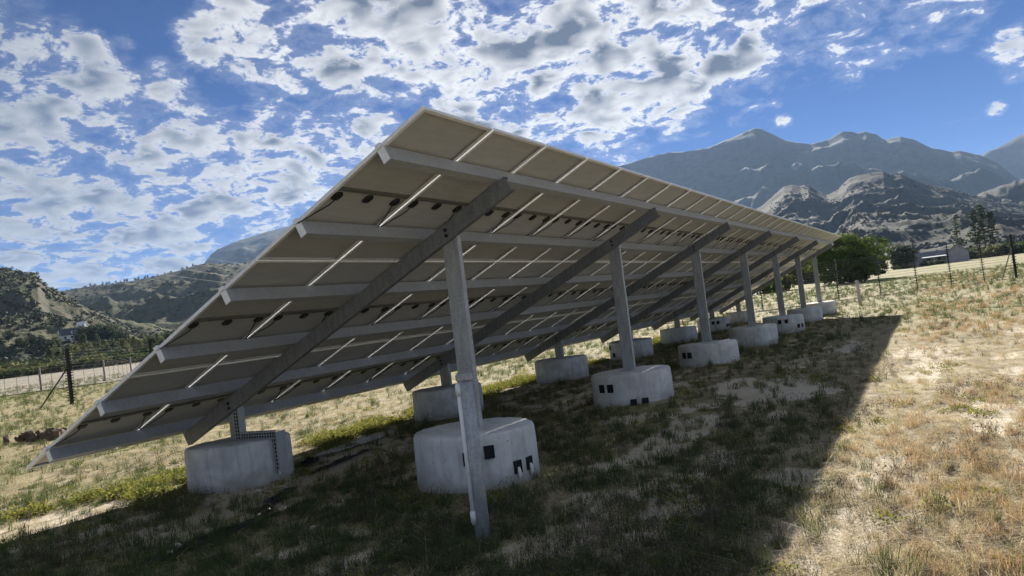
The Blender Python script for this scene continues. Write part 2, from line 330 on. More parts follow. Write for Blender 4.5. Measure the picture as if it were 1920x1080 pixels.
# ------------------------------------------------------------------ terrain functions
def polar(x, y):
    dx = np.asarray(x, float)-CAM[0]; dy = np.asarray(y, float)-CAM[1]; return np.arctan2(dy, dx), np.hypot(dx, dy)
def base_z(x, y):
    az, r = polar(x, y)
    z = -0.24+0.07*(fbm(np.asarray(x)*0.35, np.asarray(y)*0.35, 4, 3)-0.5)+0.025*(fbm(np.asarray(x)*1.9, np.asarray(y)*1.9, 3, 5)-0.5)
    z = z+0.12*np.exp(-((np.asarray(x)-10)/5.0)**2-((np.asarray(y)+5.6)/1.7)**2)
    z = z+1.5*sstep(r, 60, 300)+14*sstep(r, 300, 900)*sstep(r, 250, 900)
    z = z+sstep(r, 40, 200)*0.5*(fbm(np.asarray(x)*0.02, np.asarray(y)*0.02, 3, 9)-0.5)
    return z
class Hill:
    def __init__(s, name, pts, R, R0, back, expo, amp, cell, seed, mat, naz, nr, taper=(5, 5), zmin=-3, jag=0.0, fade=1.0, top=0.0):
        s.__dict__.update(locals())
        a = []; h = []
        for px, py in pts:
            v = pix_dir(px, py); a.append(math.atan2(v[1], v[0])); h.append(v[2]/math.hypot(v[0], v[1]))
        o = np.argsort(a); a = np.array(a)[o]; h = np.array(h)[o]
        ta, tb = R_(taper[0]), R_(taper[1])       # (right end, left end)
        s.az = np.concatenate([[a[0]-ta], a, [a[-1]+tb]]); s.h = np.concatenate([[-0.004], h, [-0.004]])
    def height(s, x, y):
        az, r = polar(x, y)
        Rr = s.R*(1+0.10*(fbm(az*9, az*0+s.seed, 3, s.seed)-0.5))
        ridge = CAM[2]+Rr*np.interp(az, s.az, s.h)
        R0 = s.R0*(1+0.25*(fbm(az*7, az*0+2.2, 3, s.seed+4)-0.5))
        t = (r-R0)/(Rr-R0); tc = np.clip(t, 0, 1)
        prof = (1-s.top)*tc**s.expo+s.top*tc**4.0
        bk = 1-sstep(r, Rr, Rr+s.back)
        zb = base_z(x, y)
        w = np.clip(4*tc*(1-tc), 0, 1)**1.1
        g1 = ridged(x/s.cell, y/s.cell, 6, s.seed)-0.45
        g2 = fbm(x/(s.cell*0.22), y/(s.cell*0.22), 5, s.seed+9, 0.6)-0.5
        hh = np.maximum(ridge-zb, 0)
        z = hh*prof+np.minimum(hh, s.amp*3)*(0.333)*(g1*w*1.6+g2*0.35*np.clip(tc*6, 0, 1)*(0.2+w)*s.fade)
        z = z+hh*s.jag*(ridged(az*70, az*0+.3, 4, s.seed+2)-0.6)*sstep(tc, 0.8, 1.0)
        z = zb+z*bk
        inside = (t > 0) & (az > s.az[0]) & (az < s.az[-1])
        return np.where(inside, z, -50.0), t
    def build(s):
        aa = np.linspace(s.az[0], s.az[-1], s.naz); tt = np.linspace(0.0, 1.0, s.nr)
        tb = 1+np.linspace(0, 1, 14)[1:]**1.5*(s.back/(s.R-s.R0*0.9))
        T = np.concatenate([tt, tb]); A, TT = np.meshgrid(aa, T, indexing='ij')
        r = s.R0*0.85+(s.R*1.05-s.R0*0.85)*TT
        x = CAM[0]+r*np.cos(A); y = CAM[1]+r*np.sin(A)
        z, _ = s.height(x, y); zb = base_z(x, y)
        z = np.where(z < -40, zb-1.0, z); z = np.maximum(z, zb-1.0)
        n = len(T); idx = np.arange(s.naz*n).reshape(s.naz, n)
        f = np.stack([idx[:-1, :-1], idx[:-1, 1:], idx[1:, 1:], idx[1:, :-1]], -1).reshape(-1, 4)[:, ::-1]
        me = mesh_np(s.name, np.stack([x, y, z], -1).reshape(-1, 3), f, True)
        o = obj(s.name, me, s.mat); tag(o, kind='structure'); return o
HILLS = [
    Hill('mountain_range', [(820,430),(960,390),(1060,345),(1160,311),(1215,295),(1255,285),(1280,284),(1330,276),(1377,254.7),(1400,245),(1416,239),(1430,243),(1447,251),(1474,263),(1519,270),(1552,262),(1579,247),(1597,245.7),(1607,249.6),(1622,246),(1642,251),(1659,262),(1688,255.4),(1715,262.4),(1747,278),(1785,284.6),(1800,282),(1836,290),(1870,305),(1900,330),(1935,352)],
         4000, 900, 900, 1.15, 150, 700, 41, M_HILL_FAR, 760, 170, (2, 4), jag=0.0, top=0.46),
    Hill('far_mountain', [(1780,330),(1836,292),(1860,279),(1880,272),(1900,260),(1920,249),(1960,232),(2020,215),(2100,240)], 5200, 2600, 900, 1.0, 110, 700, 52, M_HILL_FAR, 200, 70, (6, 1), jag=0.0, top=0.5),
    Hill('right_foothill', [(1280,440),(1380,412),(1430,385),(1455,362),(1470,349),(1485,346),(1500,349),(1515,346),(1530,356),(1550,366),(1570,356),(1582,343),(1592,334),(1610,328),(1632,324),(1655,322),(1675,328),(1690,327),(1720,340),(1745,347),(1780,353),(1810,362),(1850,372),(1920,388),(1990,405)],
         1750, 640, 500, 1.1, 30, 150, 63, M_HILL_MID, 560, 170, (4, 4), jag=0.0, top=0.4),
    Hill('low_foothill', [(1740,405),(1800,380),(1850,358),(1880,346),(1920,338),(1980,332),(2050,345)], 2500, 1300, 500, 1.0, 60, 260, 71, M_HILL_MID, 160, 70, (4, 2), jag=0.02),
    Hill('left_hill', [(-260,450),(-120,470),(-40,490),(0,502),(28,507),(49,510),(67,512),(76,523),(88,535),(112,546),(140,564),(165,578),(197,592),(240,612),(290,640)],
         650, 300, 240, 1.25, 12, 70, 85, M_HILL_NEAR, 420, 170, (3, 8), jag=0.02),
    Hill('left_ridge', [(40,560),(116,546),(141,541),(176,535.5),(211,532),(246,527),(281,519.6),(317,512),(352,502),(380,494),(404,493),(440,496),(520,480),(620,470),(760,470)],
         1600, 430, 500, 1.35, 26, 150, 97, M_HILL_NEAR, 480, 170, (8, 3), jag=0.0),
    Hill('table_mountain', [(330,560),(372,505),(383,493),(394,479),(408,467),(440,453),(475,442),(500,434),(552,421),(640,402),(720,395),(820,410),(900,440)], 4600, 2200, 900, 0.8, 80, 600, 104, M_HILL_FAR, 240, 80, (5, 1.5), jag=0.0),
]
def ground_z(x, y):
    """height of the land at a point"""
    x = np.atleast_1d(np.asarray(x, float)); y = np.atleast_1d(np.asarray(y, float))
    z = base_z(x, y)
    for h in HILLS: z = np.maximum(z, h.height(x, y)[0])
    return z
def gz1(x, y): return float(ground_z(x, y)[0])
def at_px(px, dist):
    """ground point seen in the direction of a picture column at a distance"""
    v = pix_dir(px, 600); n = math.hypot(v[0], v[1]); return CAM[0]+v[0]/n*dist, CAM[1]+v[1]/n*dist
def under_px(px, py, z=-0.22):
    v = pix_dir(px, py); t = (z-CAM[2])/v[2]; q = CAM+v*t; return float(q[0]), float(q[1])

PT, PZ0 = 0.434783, 0.44757            # tilt, low-edge height
PU, PS, NCOL = 1.154, 2.298, 30
FOOT_R = 0.67
REAR_Y, FRONT_Y, REAR_Z, FRONT_Z = -5.118, -1.409, 0.374, 0.331
BEAM_U = [1.87, 6.922, 12.056, 17.171, 22.30, 27.45, 32.65]
FOOT = [(u+0.106, REAR_Y) for u in BEAM_U]+[(u+0.106, FRONT_Y) for u in BEAM_U]

def bare_mask(x, y):
    x = np.asarray(x, float); y = np.asarray(y, float)
    n = fbm(x*0.38, y*1.05, 5, 21, 0.55); n2 = fbm(x*0.9+7, y*1.3, 4, 28)
    under = sstep(y, -9.0, -7.6)*(1-sstep(y, -0.6, 0.2))
    b = sstep(n, 0.53, 0.68)*(0.6+0.3*under)
    b = np.maximum(b, 0.8*sstep(n2, 0.60, 0.72))
    # trodden sandy strips between the two rows of footings, and the pale patches in the near left
    for (cx, cy, rx, ry, w) in ((3.4, -2.35, 3.6, .75, 1.0), (0.1, -1.5, .75, .42, 1), (4.6, -1.1, 1.4, .35, .9), (0.6, -2.6, 1.1, .3, .8), (9, -3.2, 3, .5, .6),
                                (0.9, -7.3, 1.6, .7, .75), (4.2, -6.7, 1.8, .5, .8), (2.2, -9.2, 1.0, .5, .7), (0.4, -8.9, .9, .5, .85), (8, -7.2, 2.4, .5, .6), (-1.2, -6.8, 1, .4, .8)):
        b = np.maximum(b, w*(1-sstep(np.sqrt(((x-cx)/rx)**2+((y-cy)/ry)**2)+0.7*(n2-0.5), 0.5, 1.15)))
    return np.clip(b, 0, 1)*(1-.75*sstep(polar(x, y)[1], 14, 34))*(1-.45*sstep(y, .2, 1.0))
def green_mask(x, y):
    x = np.asarray(x, float); y = np.asarray(y, float)
    n = fbm(x*0.16+3, y*0.22, 5, 33)
    g = sstep(n, 0.46, 0.62)*0.7
    under = sstep(y, -8.6, -7.4)*(1-sstep(y, -0.8, 0.2))
    g = np.maximum(g, under*(0.35+0.5*sstep(fbm(x*.5, y*.6, 4, 35), .42, .6))*(1-0.45*sstep(x, 4, 10)))
    g = np.maximum(g, np.exp(-((x-30)/9)**2-((y+9.5)/3.2)**2)*0.9)
    az, r = polar(x, y)
    g = g*(1-.9*sstep(-y, 8.3, 8.9)*(1-sstep(r, 12, 22)))
    near = np.exp(-((x+.4)/2.6)**2-((y+4.3)/2.6)**2); g = np.maximum(g, .95*sstep(near*(.6+.8*fbm(x*.8, y*1.1, 4, 39)), .18, .5))
    g = np.maximum(g, sstep(r, 30, 80)*1.0)
    g = np.maximum(g, sstep(y, .3, 1.5)*(.25+.5*sstep(fbm(x*.3+5, y*.3, 4, 44), .45, .6)))
    return np.clip(g, 0, 1)

# ------------------------------------------------------------------ ground sheet
def axis(lo, hi, step, far, grow=1.09):
    c = list(np.arange(lo, hi+1e-6, step)); s = step; x = c[-1]
    while x < far: s *= grow; x += s; c.append(min(x, far))
    s = step; x = c[0]; pre = []
    while x > -far: s *= grow; x -= s; pre.append(max(x, -far))
    return np.array(pre[::-1]+c)
def build_ground():
    X = axis(-3, 34, 0.16, 6600); Y = axis(-13, 6, 0.13, 6600)
    x, y = np.meshgrid(X, Y, indexing='ij'); z = base_z(x, y)
    z = z-0.03*bare_mask(x, y)*(polar(x, y)[1] < 60)
    for (fx, fy) in FOOT:
        d = np.hypot(x-fx, y-fy); z = z+0.05*np.exp(-((d-FOOT_R)/0.25)**2)
    n = len(Y); idx = np.arange(len(X)*n).reshape(len(X), n)
    f = np.stack([idx[:-1, :-1], idx[1:, :-1], idx[1:, 1:], idx[:-1, 1:]], -1).reshape(-1, 4)
    me = mesh_np('ground', np.stack([x, y, z], -1).reshape(-1, 3), f, True)
    for nm, fnc in (('bare', bare_mask), ('green', green_mask)):
        a = me.attributes.new(nm, 'FLOAT', 'POINT'); a.data.foreach_set('value', fnc(x, y).ravel().astype(np.float32))
    tag(obj('ground', me, M_GROUND), kind='structure')
build_ground()
for h in HILLS: h.build()

# ------------------------------------------------------------------ solar array
GZ = -0.24
def frame_matrix(u, s, n=0.0):
    c, q = math.cos(PT), math.sin(PT)
    o = (u, -s*c-n*q, PZ0+s*q-n*c)
    return Matrix(((1, 0, 0, o[0]), (0, -c, -q, o[1]), (0, q, -c, o[2]), (0, 0, 0, 1)))
array = empty('solar_array', (0, 0, GZ))
tag(array, 'long tilted ground mounted solar array seen from behind on galvanised steel posts', 'solar array')
def put(o, m):
    o.parent = array; o.matrix_basis = Matrix.Translation((0, 0, -GZ)) @ m; return o
PW, PL = 1.126, 2.287
def panel_meshes():
    d = {}
    m = MB(); t = 0.011; D = 0.035
    m.box((0, 0, 0), (t, PL, D)).box((PW-t, 0, 0), (PW, PL, D)).box((t, 0, 0.0002), (PW-t, t, D-0.0002)).box((t, PL-t, 0.0002), (PW-t, PL, D-0.0002))
    w = 0.03
    m.box((t, t, D-0.003), (t+w, PL-t, D-0.0004)).box((PW-t-w, t, D-0.003), (PW-t, PL-t, D-0.0004)).box((t+w, t, D-0.0028), (PW-t-w, t+w*.7, D-0.0006)).box((t+w, PL-t-w*.7, D-0.0028), (PW-t-w, PL-t, D-0.0006))
    d['frame'] = m.mesh('panel_frame')
    d['glass'] = MB().box((t+.0005, t+.0005, 0.001), (PW-t-.0005, PL-t-.0005, 0.0045)).mesh('glass_face')
    d['back'] = MB().box((t+.0005, t+.0005, 0.005), (PW-t-.0005, PL-t-.0005, 0.0085)).mesh('backsheet')
    d['bar'] = MB().box((t+w+.001, PL/2-0.012, 0.009), (PW-t-w-.001, PL/2+0.030, 0.031)).mesh('cross_bar')
    jb = MB(); o = [(-.035,-.055),(.035,-.055),(.05,-.02),(.05,.03),(.03,.055),(-.03,.055),(-.05,.03),(-.05,-.02)]
    vs = [(a, b, 0.0086) for a, b in o]+[(a*.86, b*.86, 0.030) for a, b in o]
    n = len(o); jb.add(vs, [tuple(range(n))[::-1], tuple(range(n, 2*n))]+[(i, (i+1) % n, n+(i+1) % n, n+i) for i in range(n)])
    d['jb'] = jb.mesh('junction_box')
    def cable(pts):
        m = MB(); q = []
        for i in range(13):
            t_ = i/12; a = [Vector(p) for p in pts]
            while len(a) > 1: a = [a[k].lerp(a[k+1], t_) for k in range(len(a)-1)]
            q.append(a[0])
        return m.tube(q, 0.0058, 6).mesh('cable', True)
    y0 = PL/2-0.09
    d['c1'] = cable([(0.14, y0-.03, 0.022), (0.13, y0-.14, 0.05), (0.05, y0-.15, 0.055), (0.03, y0-.26, 0.05), (-0.02, y0-.42, 0.046)])
    d['c2'] = cable([(PW-0.14, y0-.03, 0.022), (PW-0.15, y0-.16, 0.06), (PW-0.10, y0-.18, 0.055), (PW-0.06, y0-.30, 0.052), (PW-0.01, y0-.42, 0.046)])
    return d
PMESH = panel_meshes()
for me, mt in (('frame', M_ALU), ('glass', M_CELL), ('back', M_BACK), ('bar', M_BAR), ('jb', M_BLACK), ('c1', M_BLACK), ('c2', M_BLACK)): PMESH[me].materials.append(mt)
for row in range(3):
    for col in range(NCOL):
        jig = RNG.normal(0, 0.0012, 2)
        p = put(obj('solar_panel', PMESH['frame']), frame_matrix(col*PU+0.01+jig[0], row*PS+0.01+jig[1]))
        for nm, key in (('glass_face', 'glass'), ('backsheet', 'back'), ('cross_bar', 'bar')): obj(nm, PMESH[key], parent=p)
        for x in (0.14, PW/2, PW-0.14): obj('junction_box', PMESH['jb'], parent=p, loc=(x+RNG.normal(0, .006), PL/2-0.09+RNG.normal(0, .006), 0))
        obj('cable', PMESH['c1'], parent=p); obj('cable', PMESH['c2'], parent=p)
PUR_S = [6.314, 5.188, 4.018, 2.858, 1.659, 0.493]
ALEN = NCOL*PU
def cchan(m, L0, L1, a0, a1, b0, b1, t, lip, web_hi=True):
    """channel along x; a = across (web on the a1 side when web_hi), b = depth"""
    if web_hi: m.box((L0, a1-t, b0), (L1, a1, b1)); f0, f1 = a0, a1-t-.0003; l0, l1 = a0, a0+t
    else: m.box((L0, a0, b0), (L1, a0+t, b1)); f0, f1 = a0+t+.0003, a1; l0, l1 = a1-t, a1
    m.box((L0, f0, b0), (L1, f1, b0+t)).box((L0, f0, b1-t), (L1, f1, b1))
    if lip: m.box((L0, l0, b0+t+.0003), (L1, l1, b0+lip)).box((L0, l0, b1-lip), (L1, l1, b1-t-.0003))
    return m
pm = cchan(MB(), 0.0, ALEN, 0.0, 0.086, 0.0362, 0.1755, 0.0035, 0.022).mesh('purlin'); pm.materials.append(M_PURLIN)
capm = MB().box((-0.004, 0.004, 0.038), (-0.0005, 0.082, 0.172)).mesh('end_cap'); capm.materials.append(M_ALU)
clm = MB().box((-.018, .012, -.004), (.018, .072, .0355)).mesh('module_clamp'); clm.materials.append(M_ALU)
for s in PUR_S:
    p = put(obj('purlin', pm), frame_matrix(0, s))
    obj('end_cap', capm, parent=p)
    obj('module_clamp', clm, parent=p, loc=(-.004, 0, 0.0)); obj('module_clamp', clm, parent=p, loc=(ALEN+.004, 0, 0.0))
bm_ = MB()
S0, S1 = 0.43, 6.46
def beam_mesh():
    m = MB(); t = 0.006; w = 0.072; n0, n1 = 0.1762, 0.353
    m.box((0, S0, n0), (t, S1, n1)).box((t+.0003, S0, n0), (w, S1, n0+t)).box((t+.0003, S0, n1-t), (w, S1, n1))
    m.box((w-t, S0, n0+t+.0003), (w, S1, n0+.025)).box((w-t, S0, n1-.025), (w, S1, n1-t-.0003))
    return m.mesh('rafter')
rm = beam_mesh(); rm.materials.append(M_BEAM)
boltm = MB().tube([(-.0225, 0, 0), (-.001, 0, 0)], 0.019, 6).mesh('bolt'); boltm.materials.append(M_BLACK)
CLEAT = MB().box((.012, -.0065, .085), (.062, -.0005, .1755)).box((-.002, -.0455, .1700), (.066, -.0068, .1759)).mesh('purlin_cleat'); CLEAT.materials.append(M_GALV)
def plane_z(y): return PZ0-y*math.tan(PT)
for u in BEAM_U:
    o = put(obj('rafter', rm), frame_matrix(u, 0))
    for yy in (REAR_Y, FRONT_Y):
        s = -yy/math.cos(PT)-0.1
        for ds, dn in ((0.0, .24), (-.02, .30)): obj('bolt', boltm, parent=o, loc=(0, s+ds, dn))
    for s in PUR_S: obj('purlin_cleat', CLEAT, parent=o, loc=(0, s, 0))
    for yy, zb in ((REAR_Y, REAR_Z), (FRONT_Y, FRONT_Z)):
        x0 = u+0.0745; hw = 0.10; fl = 0.075; t = 0.006
        zt = plane_z(yy)-0.24/math.cos(PT)
        m = MB(); zlo = zb-0.15
        m.box((x0, yy-hw, zlo), (x0+t, yy+hw, zt)).box((x0+t+.0003, yy-hw, zlo), (x0+fl, yy-hw+t, zt)).box((x0+t+.0003, yy+hw-t, zlo), (x0+fl, yy+hw, zt))
        m.box((x0+fl-t, yy-hw+t+.0003, zlo), (x0+fl, yy-hw+.022, zt)).box((x0+fl-t, yy+hw-.022, zlo), (x0+fl, yy+hw-t-.0003, zt))
        m.build('post', M_GALV, array)

# ------------------------------------------------------------------ concrete footings
def footing_mesh(seed, ztop):
    n = 56; rows = [(-0.75, 1.0), (-0.2, 1.0), (0.0, .998), (ztop-.16, .992), (ztop-.045, .988), (ztop-.012, .972), (ztop, .935), (ztop+.006, .5), (ztop+.008, .02)]
    v = []; rs = np.random.default_rng(seed); ph = rs.uniform(0, 6.28, 4)
    for i, (z, k) in enumerate(rows):
        for j in range(n):
            a = 2*math.pi*j/n
            w = 1+0.010*math.sin(2*a+ph[0])+0.007*math.sin(3*a+ph[1])+0.005*math.sin(7*a+ph[2])+(rs.normal(0, .0022) if i > 2 else 0)
            zz = z+(0.010*math.sin(a+ph[3])+rs.normal(0, .0025) if i >= 4 else 0)
            v.append((FOOT_R*k*w*math.cos(a), FOOT_R*k*w*math.sin(a), zz))
    f = [(i*n+j, i*n+(j+1) % n, (i+1)*n+(j+1) % n, (i+1)*n+j) for i in range(len(rows)-1) for j in range(n)]
    f.append(tuple(range((len(rows)-1)*n, len(rows)*n)))
    return mesh_np('concrete', v, f, True)
ORD = ['nearest', 'second nearest', 'third nearest', 'fourth nearest', 'fifth nearest', 'sixth nearest', 'farthest']
duct = MB()
def duct_mesh():
    m = MB(); w, h, t = 0.052, 0.066, 0.006
    for a, b in (((-w, -.05, -h), (-w+t, .006, h)), ((w-t, -.05, -h), (w, .006, h)), ((-w+t+.0003, -.05, h-t), (w-t-.0003, .006, h)), ((-w+t+.0003, -.05, -h), (w-t-.0003, .006, -h+t))): m.box(a, b)
    m.box((-w+t+.0005, -.045, -h+t+.0005), (w-t-.0005, -.002, h-t-.0005))  # dark filler stands in for the shade inside the open duct
    return m.mesh('cable_opening')
DUCT = duct_mesh(); DUCT.materials.append(M_HOLE)
FOAM = MB().tube([(0, .012, .02), (.004, .02, -.02), (.0, .018, -.07), (.004, .014, -.10)], [.012, .02, .018, .008], 7).mesh('foam_drip', True); FOAM.materials.append(M_FOAM)
# (angle seen on the footing: degrees from the direction facing the camera, + to the right; height)
DUCTS = {0: [(-8, .15), (11, .19), (37, -.02), (53, -.02)], 1: [(-46, .17), (-31, .17), (0, -.09), (16, -.09)], 2: [(-52, .17), (-38, .17)], 4: [(-10, .20), (8, .20), (44, .0), (60, .0)],
         10: [(-70, .16), (-52, -.06)], 12: [(0, .17), (18, .17), (55, 0), (70, 0)]}
for i, (fx, fy) in enumerate(FOOT):
    zt = (REAR_Z if i < 7 else FRONT_Z)+float(RNG.normal(0, 0.006))
    e = empty('concrete_footing', (fx, fy, GZ))
    b = obj('concrete', footing_mesh(100+i, zt-GZ), M_CONC, e)
    b.rotation_euler.z = float(RNG.uniform(0, 6.28))
    row = 'tall rear posts' if i < 7 else 'short front posts'
    extra = {0: ', with foam-sealed cable openings', 7: ', with a cable tray over it'}.get(i, '')
    tag(e, f'{ORD[i % 7]} round concrete footing under the {row}{extra}', 'footing', 'concrete footings of the solar array')
    va = math.atan2(CAM[1]-fy, CAM[0]-fx)
    for k, (dg, z) in enumerate(DUCTS.get(i, [])):
        a = va+R_(dg); rr = FOOT_R*1.012
        o = obj('cable_opening', DUCT, parent=e, loc=(rr*math.cos(a), rr*math.sin(a), z-GZ)); o.rotation_euler.z = a-math.pi/2
        if i == 0 and k >= 2:
            q = obj('foam_drip', FOAM, parent=e, loc=(rr*math.cos(a), rr*math.sin(a), z-GZ-.02)); q.rotation_euler.z = a-math.pi/2

# cable tray running down the nearest front post and over its footing
MBK = []
def perforated(m, o, du, dv, L, W, th, nrm):
    """a strip of length L along du, width W along dv, with two rows of slots left open"""
    o = Vector(o); du = Vector(du); dv = Vector(dv); nrm = Vector(nrm)
    def slab(a0, a1, b0, b1):
        c = [o+du*a+dv*b+nrm*t for t in (0, th) for a, b in ((a0, b0), (a1, b0), (a1, b1), (a0, b1))]
        m.add(c, [(0,3,2,1),(4,5,6,7),(0,1,5,4),(1,2,6,5),(2,3,7,6),(3,0,4,7)])
    MBK.append((o, du, dv, nrm, L, W)); e = W*0.14; g_ = W*0.12; hw = (W-2*e-g_)/2
    for b0, b1 in ((0, e), (e+hw, e+hw+g_), (W-e, W)): slab(0, L, b0, b1)
    n = max(2, int(L/0.045)); st = L/n
    for k in range(n+1):
        a0 = max(0, k*st-0.006); a1 = min(L, k*st+0.006)
        slab(a0, a1, e+.0004, e+hw-.0004); slab(a0, a1, e+hw+g_+.0004, W-e-.0004)
tray = empty('cable_tray', (FOOT[7][0], FOOT[7][1]-FOOT_R, GZ))
tag(tray, 'perforated steel cable tray from the nearest short post down the footing side', 'cable tray')
fx, fy = FOOT[7]; px0 = BEAM_U[0]+0.06
m = MB(); zt = FRONT_Z+0.014
perforated(m, (px0, fy-0.0, zt), (0, 0, 1), (0, -1, 0), 0.42, 0.105, .003, (-1, 0, 0)); m.build('perforated_strip', M_PURLIN, tray)
m = MB().box((px0-.003, fy-.108, zt), (px0+.10, fy-.1055, zt+.42)); m.build('tray_side', M_PURLIN, tray)
m = MB(); perforated(m, (px0, fy-0.11, zt+.004), (0, -1, 0), (0, 0, 1), 0.61, 0.088, .003, (-1, 0, 0)); m.build('perforated_strip', M_PURLIN, tray)
m = MB().box((px0-.003, fy-.72, zt+.092), (px0+.10, fy-.11, zt+.095)); m.build('tray_side', M_PURLIN, tray)
m = MB(); perforated(m, (px0, fy-0.64, zt), (0, 0, -1), (0, -1, 0), 0.40, 0.105, .003, (-1, 0, 0)); m.build('perforated_strip', M_PURLIN, tray)
m = MB().box((px0-.003, fy-.7605, zt-.42), (px0+.15, fy-.7475, zt+.088)); m.build('tray_side', M_PURLIN, tray)
for (o_, du_, dv_, nr_, L_, W_) in MBK:
    c = [o_-nr_*t_+du_*a_+dv_*b_ for t_ in (.012, .014) for a_, b_ in ((.004, .004), (L_-.004, .004), (L_-.004, W_-.004), (.004, W_-.004))]
    MB().add(c, [(0,3,2,1),(4,5,6,7),(0,1,5,4),(1,2,6,5),(2,3,7,6),(3,0,4,7)]).build('tray_inside', M_HOLE, tray)  # dark plate added behind the slots, standing in for the tray's inner shade
m = MB().box((px0+.0, fy-.742, zt-.46), (px0+.02, fy-.722, zt-.41)); m.build('tray_foot', M_WHITE, tray)

# ------------------------------------------------------------------ round steel pole in front of the nearest footing
PX, PY = 0.042, -6.318
pole = empty('steel_pole', (PX, PY, GZ)); tag(pole, 'round galvanised pole with a white conduit in front of the nearest footing', 'pole')
m = MB(); m.tube([(PX, PY, -.5), (PX, PY, 1.10)], 0.062, 24); m.build('pole_shaft', M_GALV, pole, True)
m = MB(); m.tube([(PX, PY, 1.075), (PX, PY, 1.118), (PX, PY, 1.126)], [.072, .072, .062], 24); m.build('pole_cap', M_GALV, pole)
ca = math.atan2(CAM[1]-PY, CAM[0]-PX)-R_(62)
qx, qy = PX+0.068*math.cos(ca), PY+0.068*math.sin(ca)
m = MB(); m.tube([(qx, qy, -.08), (qx, qy, 1.06)], 0.017, 12); m.build('white_conduit', M_WHITE, pole, True)
for z in (-.02, 1.0):
    m = MB(); m.tube([(qx, qy, z-.045), (qx, qy, z+.045)], 0.024, 12); m.build('conduit_clip', M_WHITE, pole, True)

# ------------------------------------------------------------------ plants: leaf builders
def quads(centres, size, rng, aspect=1.6, up=0.0, out=None):
    """diamond leaves; with out given, each faces roughly that way"""
    n = len(centres); nr = rng.normal(size=(n, 3)) if out is None else out+rng.normal(size=(n, 3))*0.55
    nr[:, 2] += up; nr /= np.linalg.norm(nr, axis=1)[:, None]
    a = rng.normal(size=(n, 3)); a -= nr*(a*nr).sum(1)[:, None]; a /= np.linalg.norm(a, axis=1)[:, None]; b = np.cross(nr, a)
    s = size*rng.uniform(0.6, 1.4, n)[:, None]
    v = np.stack([centres-a*s*aspect*.5, centres-b*s*.5, centres+a*s*aspect*.5, centres+b*s*.5], 1)
    return v.reshape(-1, 3), np.arange(4*n).reshape(n, 4)
def crown_pts(lobes, n, rng, clusters=60, spread=0.16, hollow=0.55):
    """leaf centres gathered in clusters near the surface of a few lobes (cx,cy,cz,rx,ry,rz,weight)"""
    L = np.array(lobes, float); w = L[:, 6]/L[:, 6].sum(); k = rng.choice(len(L), clusters, p=w)
    d = rng.normal(size=(clusters, 3)); d /= np.linalg.norm(d, axis=1)[:, None]
    rad = rng.uniform(hollow, 1.0, clusters)**0.6
    c = L[k, :3]+d*L[k, 3:6]*rad[:, None]
    sz = rng.uniform(0.6, 1.4, clusters)
    j = rng.integers(0, clusters, n); p = rng.normal(size=(n, 3))*0.55; ln = np.linalg.norm(p, axis=1)[:, None]; p = p/np.maximum(ln, 1e-6)*np.minimum(ln, 1.2)
    q = c[j]+p*(L[k[j], 3:6]*spread*2.0)*sz[j][:, None]
    o = (q-L[k[j], :3])/L[k[j], 3:6]; o /= np.maximum(np.linalg.norm(o, axis=1), .05)[:, None]; return q, o*0.7+p*0.6+np.array([0, 0, .25])
def limbs(m, base_r, h, targets, rng, z0=-0.3):
    top = Vector((rng.normal(0, .03)*h, rng.normal(0, .03)*h, h))
    m.tube([(0, 0, z0), (top.x*.3, top.y*.3, h*.4), top], [base_r, base_r*.75, base_r*.4], 8)
    for t in targets:
        t = Vector(t); s = Vector((top.x*.5, top.y*.5, h*rng.uniform(.35, .85)))
        m.tube([s, s.lerp(t, .5)+Vector((0, 0, .06*h)), t], [base_r*.4, base_r*.22, base_r*.06], 5)
def tree_meshes(name, lobes, n, leaf, trunk_h, trunk_r, seed, mat, clusters=60, spread=.16, hollow=.5, aspect=1.6):
    rng = np.random.default_rng(seed)
    pts, on = crown_pts(lobes, n, rng, clusters, spread, hollow); pts[:, 2] = np.maximum(pts[:, 2], 0.05)
    v, f = quads(pts, leaf, rng, aspect, 0.0, on); cm = mesh_np(name+'_crown', v, f); cm.materials.append(mat)
    m = MB(); limbs(m, trunk_r, trunk_h, [tuple(np.array(l[:3])+rng.normal(size=3)*np.array(l[3:6])*.3) for l in lobes for _ in range(3)], rng)
    tm = m.mesh(name+'_trunk', True); tm.materials.append(M_BARK)
    return cm, tm
def plant_tree(name, meshes, x, y, label, cat, group=None, s=1.0, rz=0.0, sz=None, z=None):
    e = empty(name, (x, y, gz1(x, y) if z is None else z)); e.rotation_euler.z = rz; e.scale = (s, s, sz or s)
    tag(e, label, cat, group); obj('crown', meshes[0], parent=e); obj('trunk', meshes[1], parent=e); return e

# big round tree by the right fence
x, y = at_px(1606, 128)
big = tree_meshes('round_tree', [(0,0,4.4,5.6,5.6,3.9,3),(-3.2,1,3.4,3.6,3.6,3.2,1.6),(3.4,-1.2,3.6,3.6,3.4,3.0,1.6),(0.6,1,6.2,3.6,3.6,2.3,1.6),(-2.5,-2,2.2,3.4,3.2,2.1,1.2),(3.2,1.5,2.0,3.2,3.2,1.9,1.2)], 24000, .25, 4.0, .32, 5, M_TREE, 330, .085, .5)
plant_tree('round_tree', big, x, y, 'big round green tree beyond the fence at the far end of the array', 'tree', s=1.06, sz=.9)
x, y = at_px(1708, 235)
rnd = tree_meshes('dark_round_tree', [(0,0,3.4,4.2,4.2,3.0,2),(2.6,0,2.6,2.8,2.8,2.3,1),(-2.4,.5,2.8,2.8,2.8,2.4,1)], 4500, .34, 3, .25, 6, M_DARKTREE, 120, .12)
plant_tree('dark_round_tree', rnd, x, y, 'dark rounded tree left of the low grey building', 'tree', s=1.0)
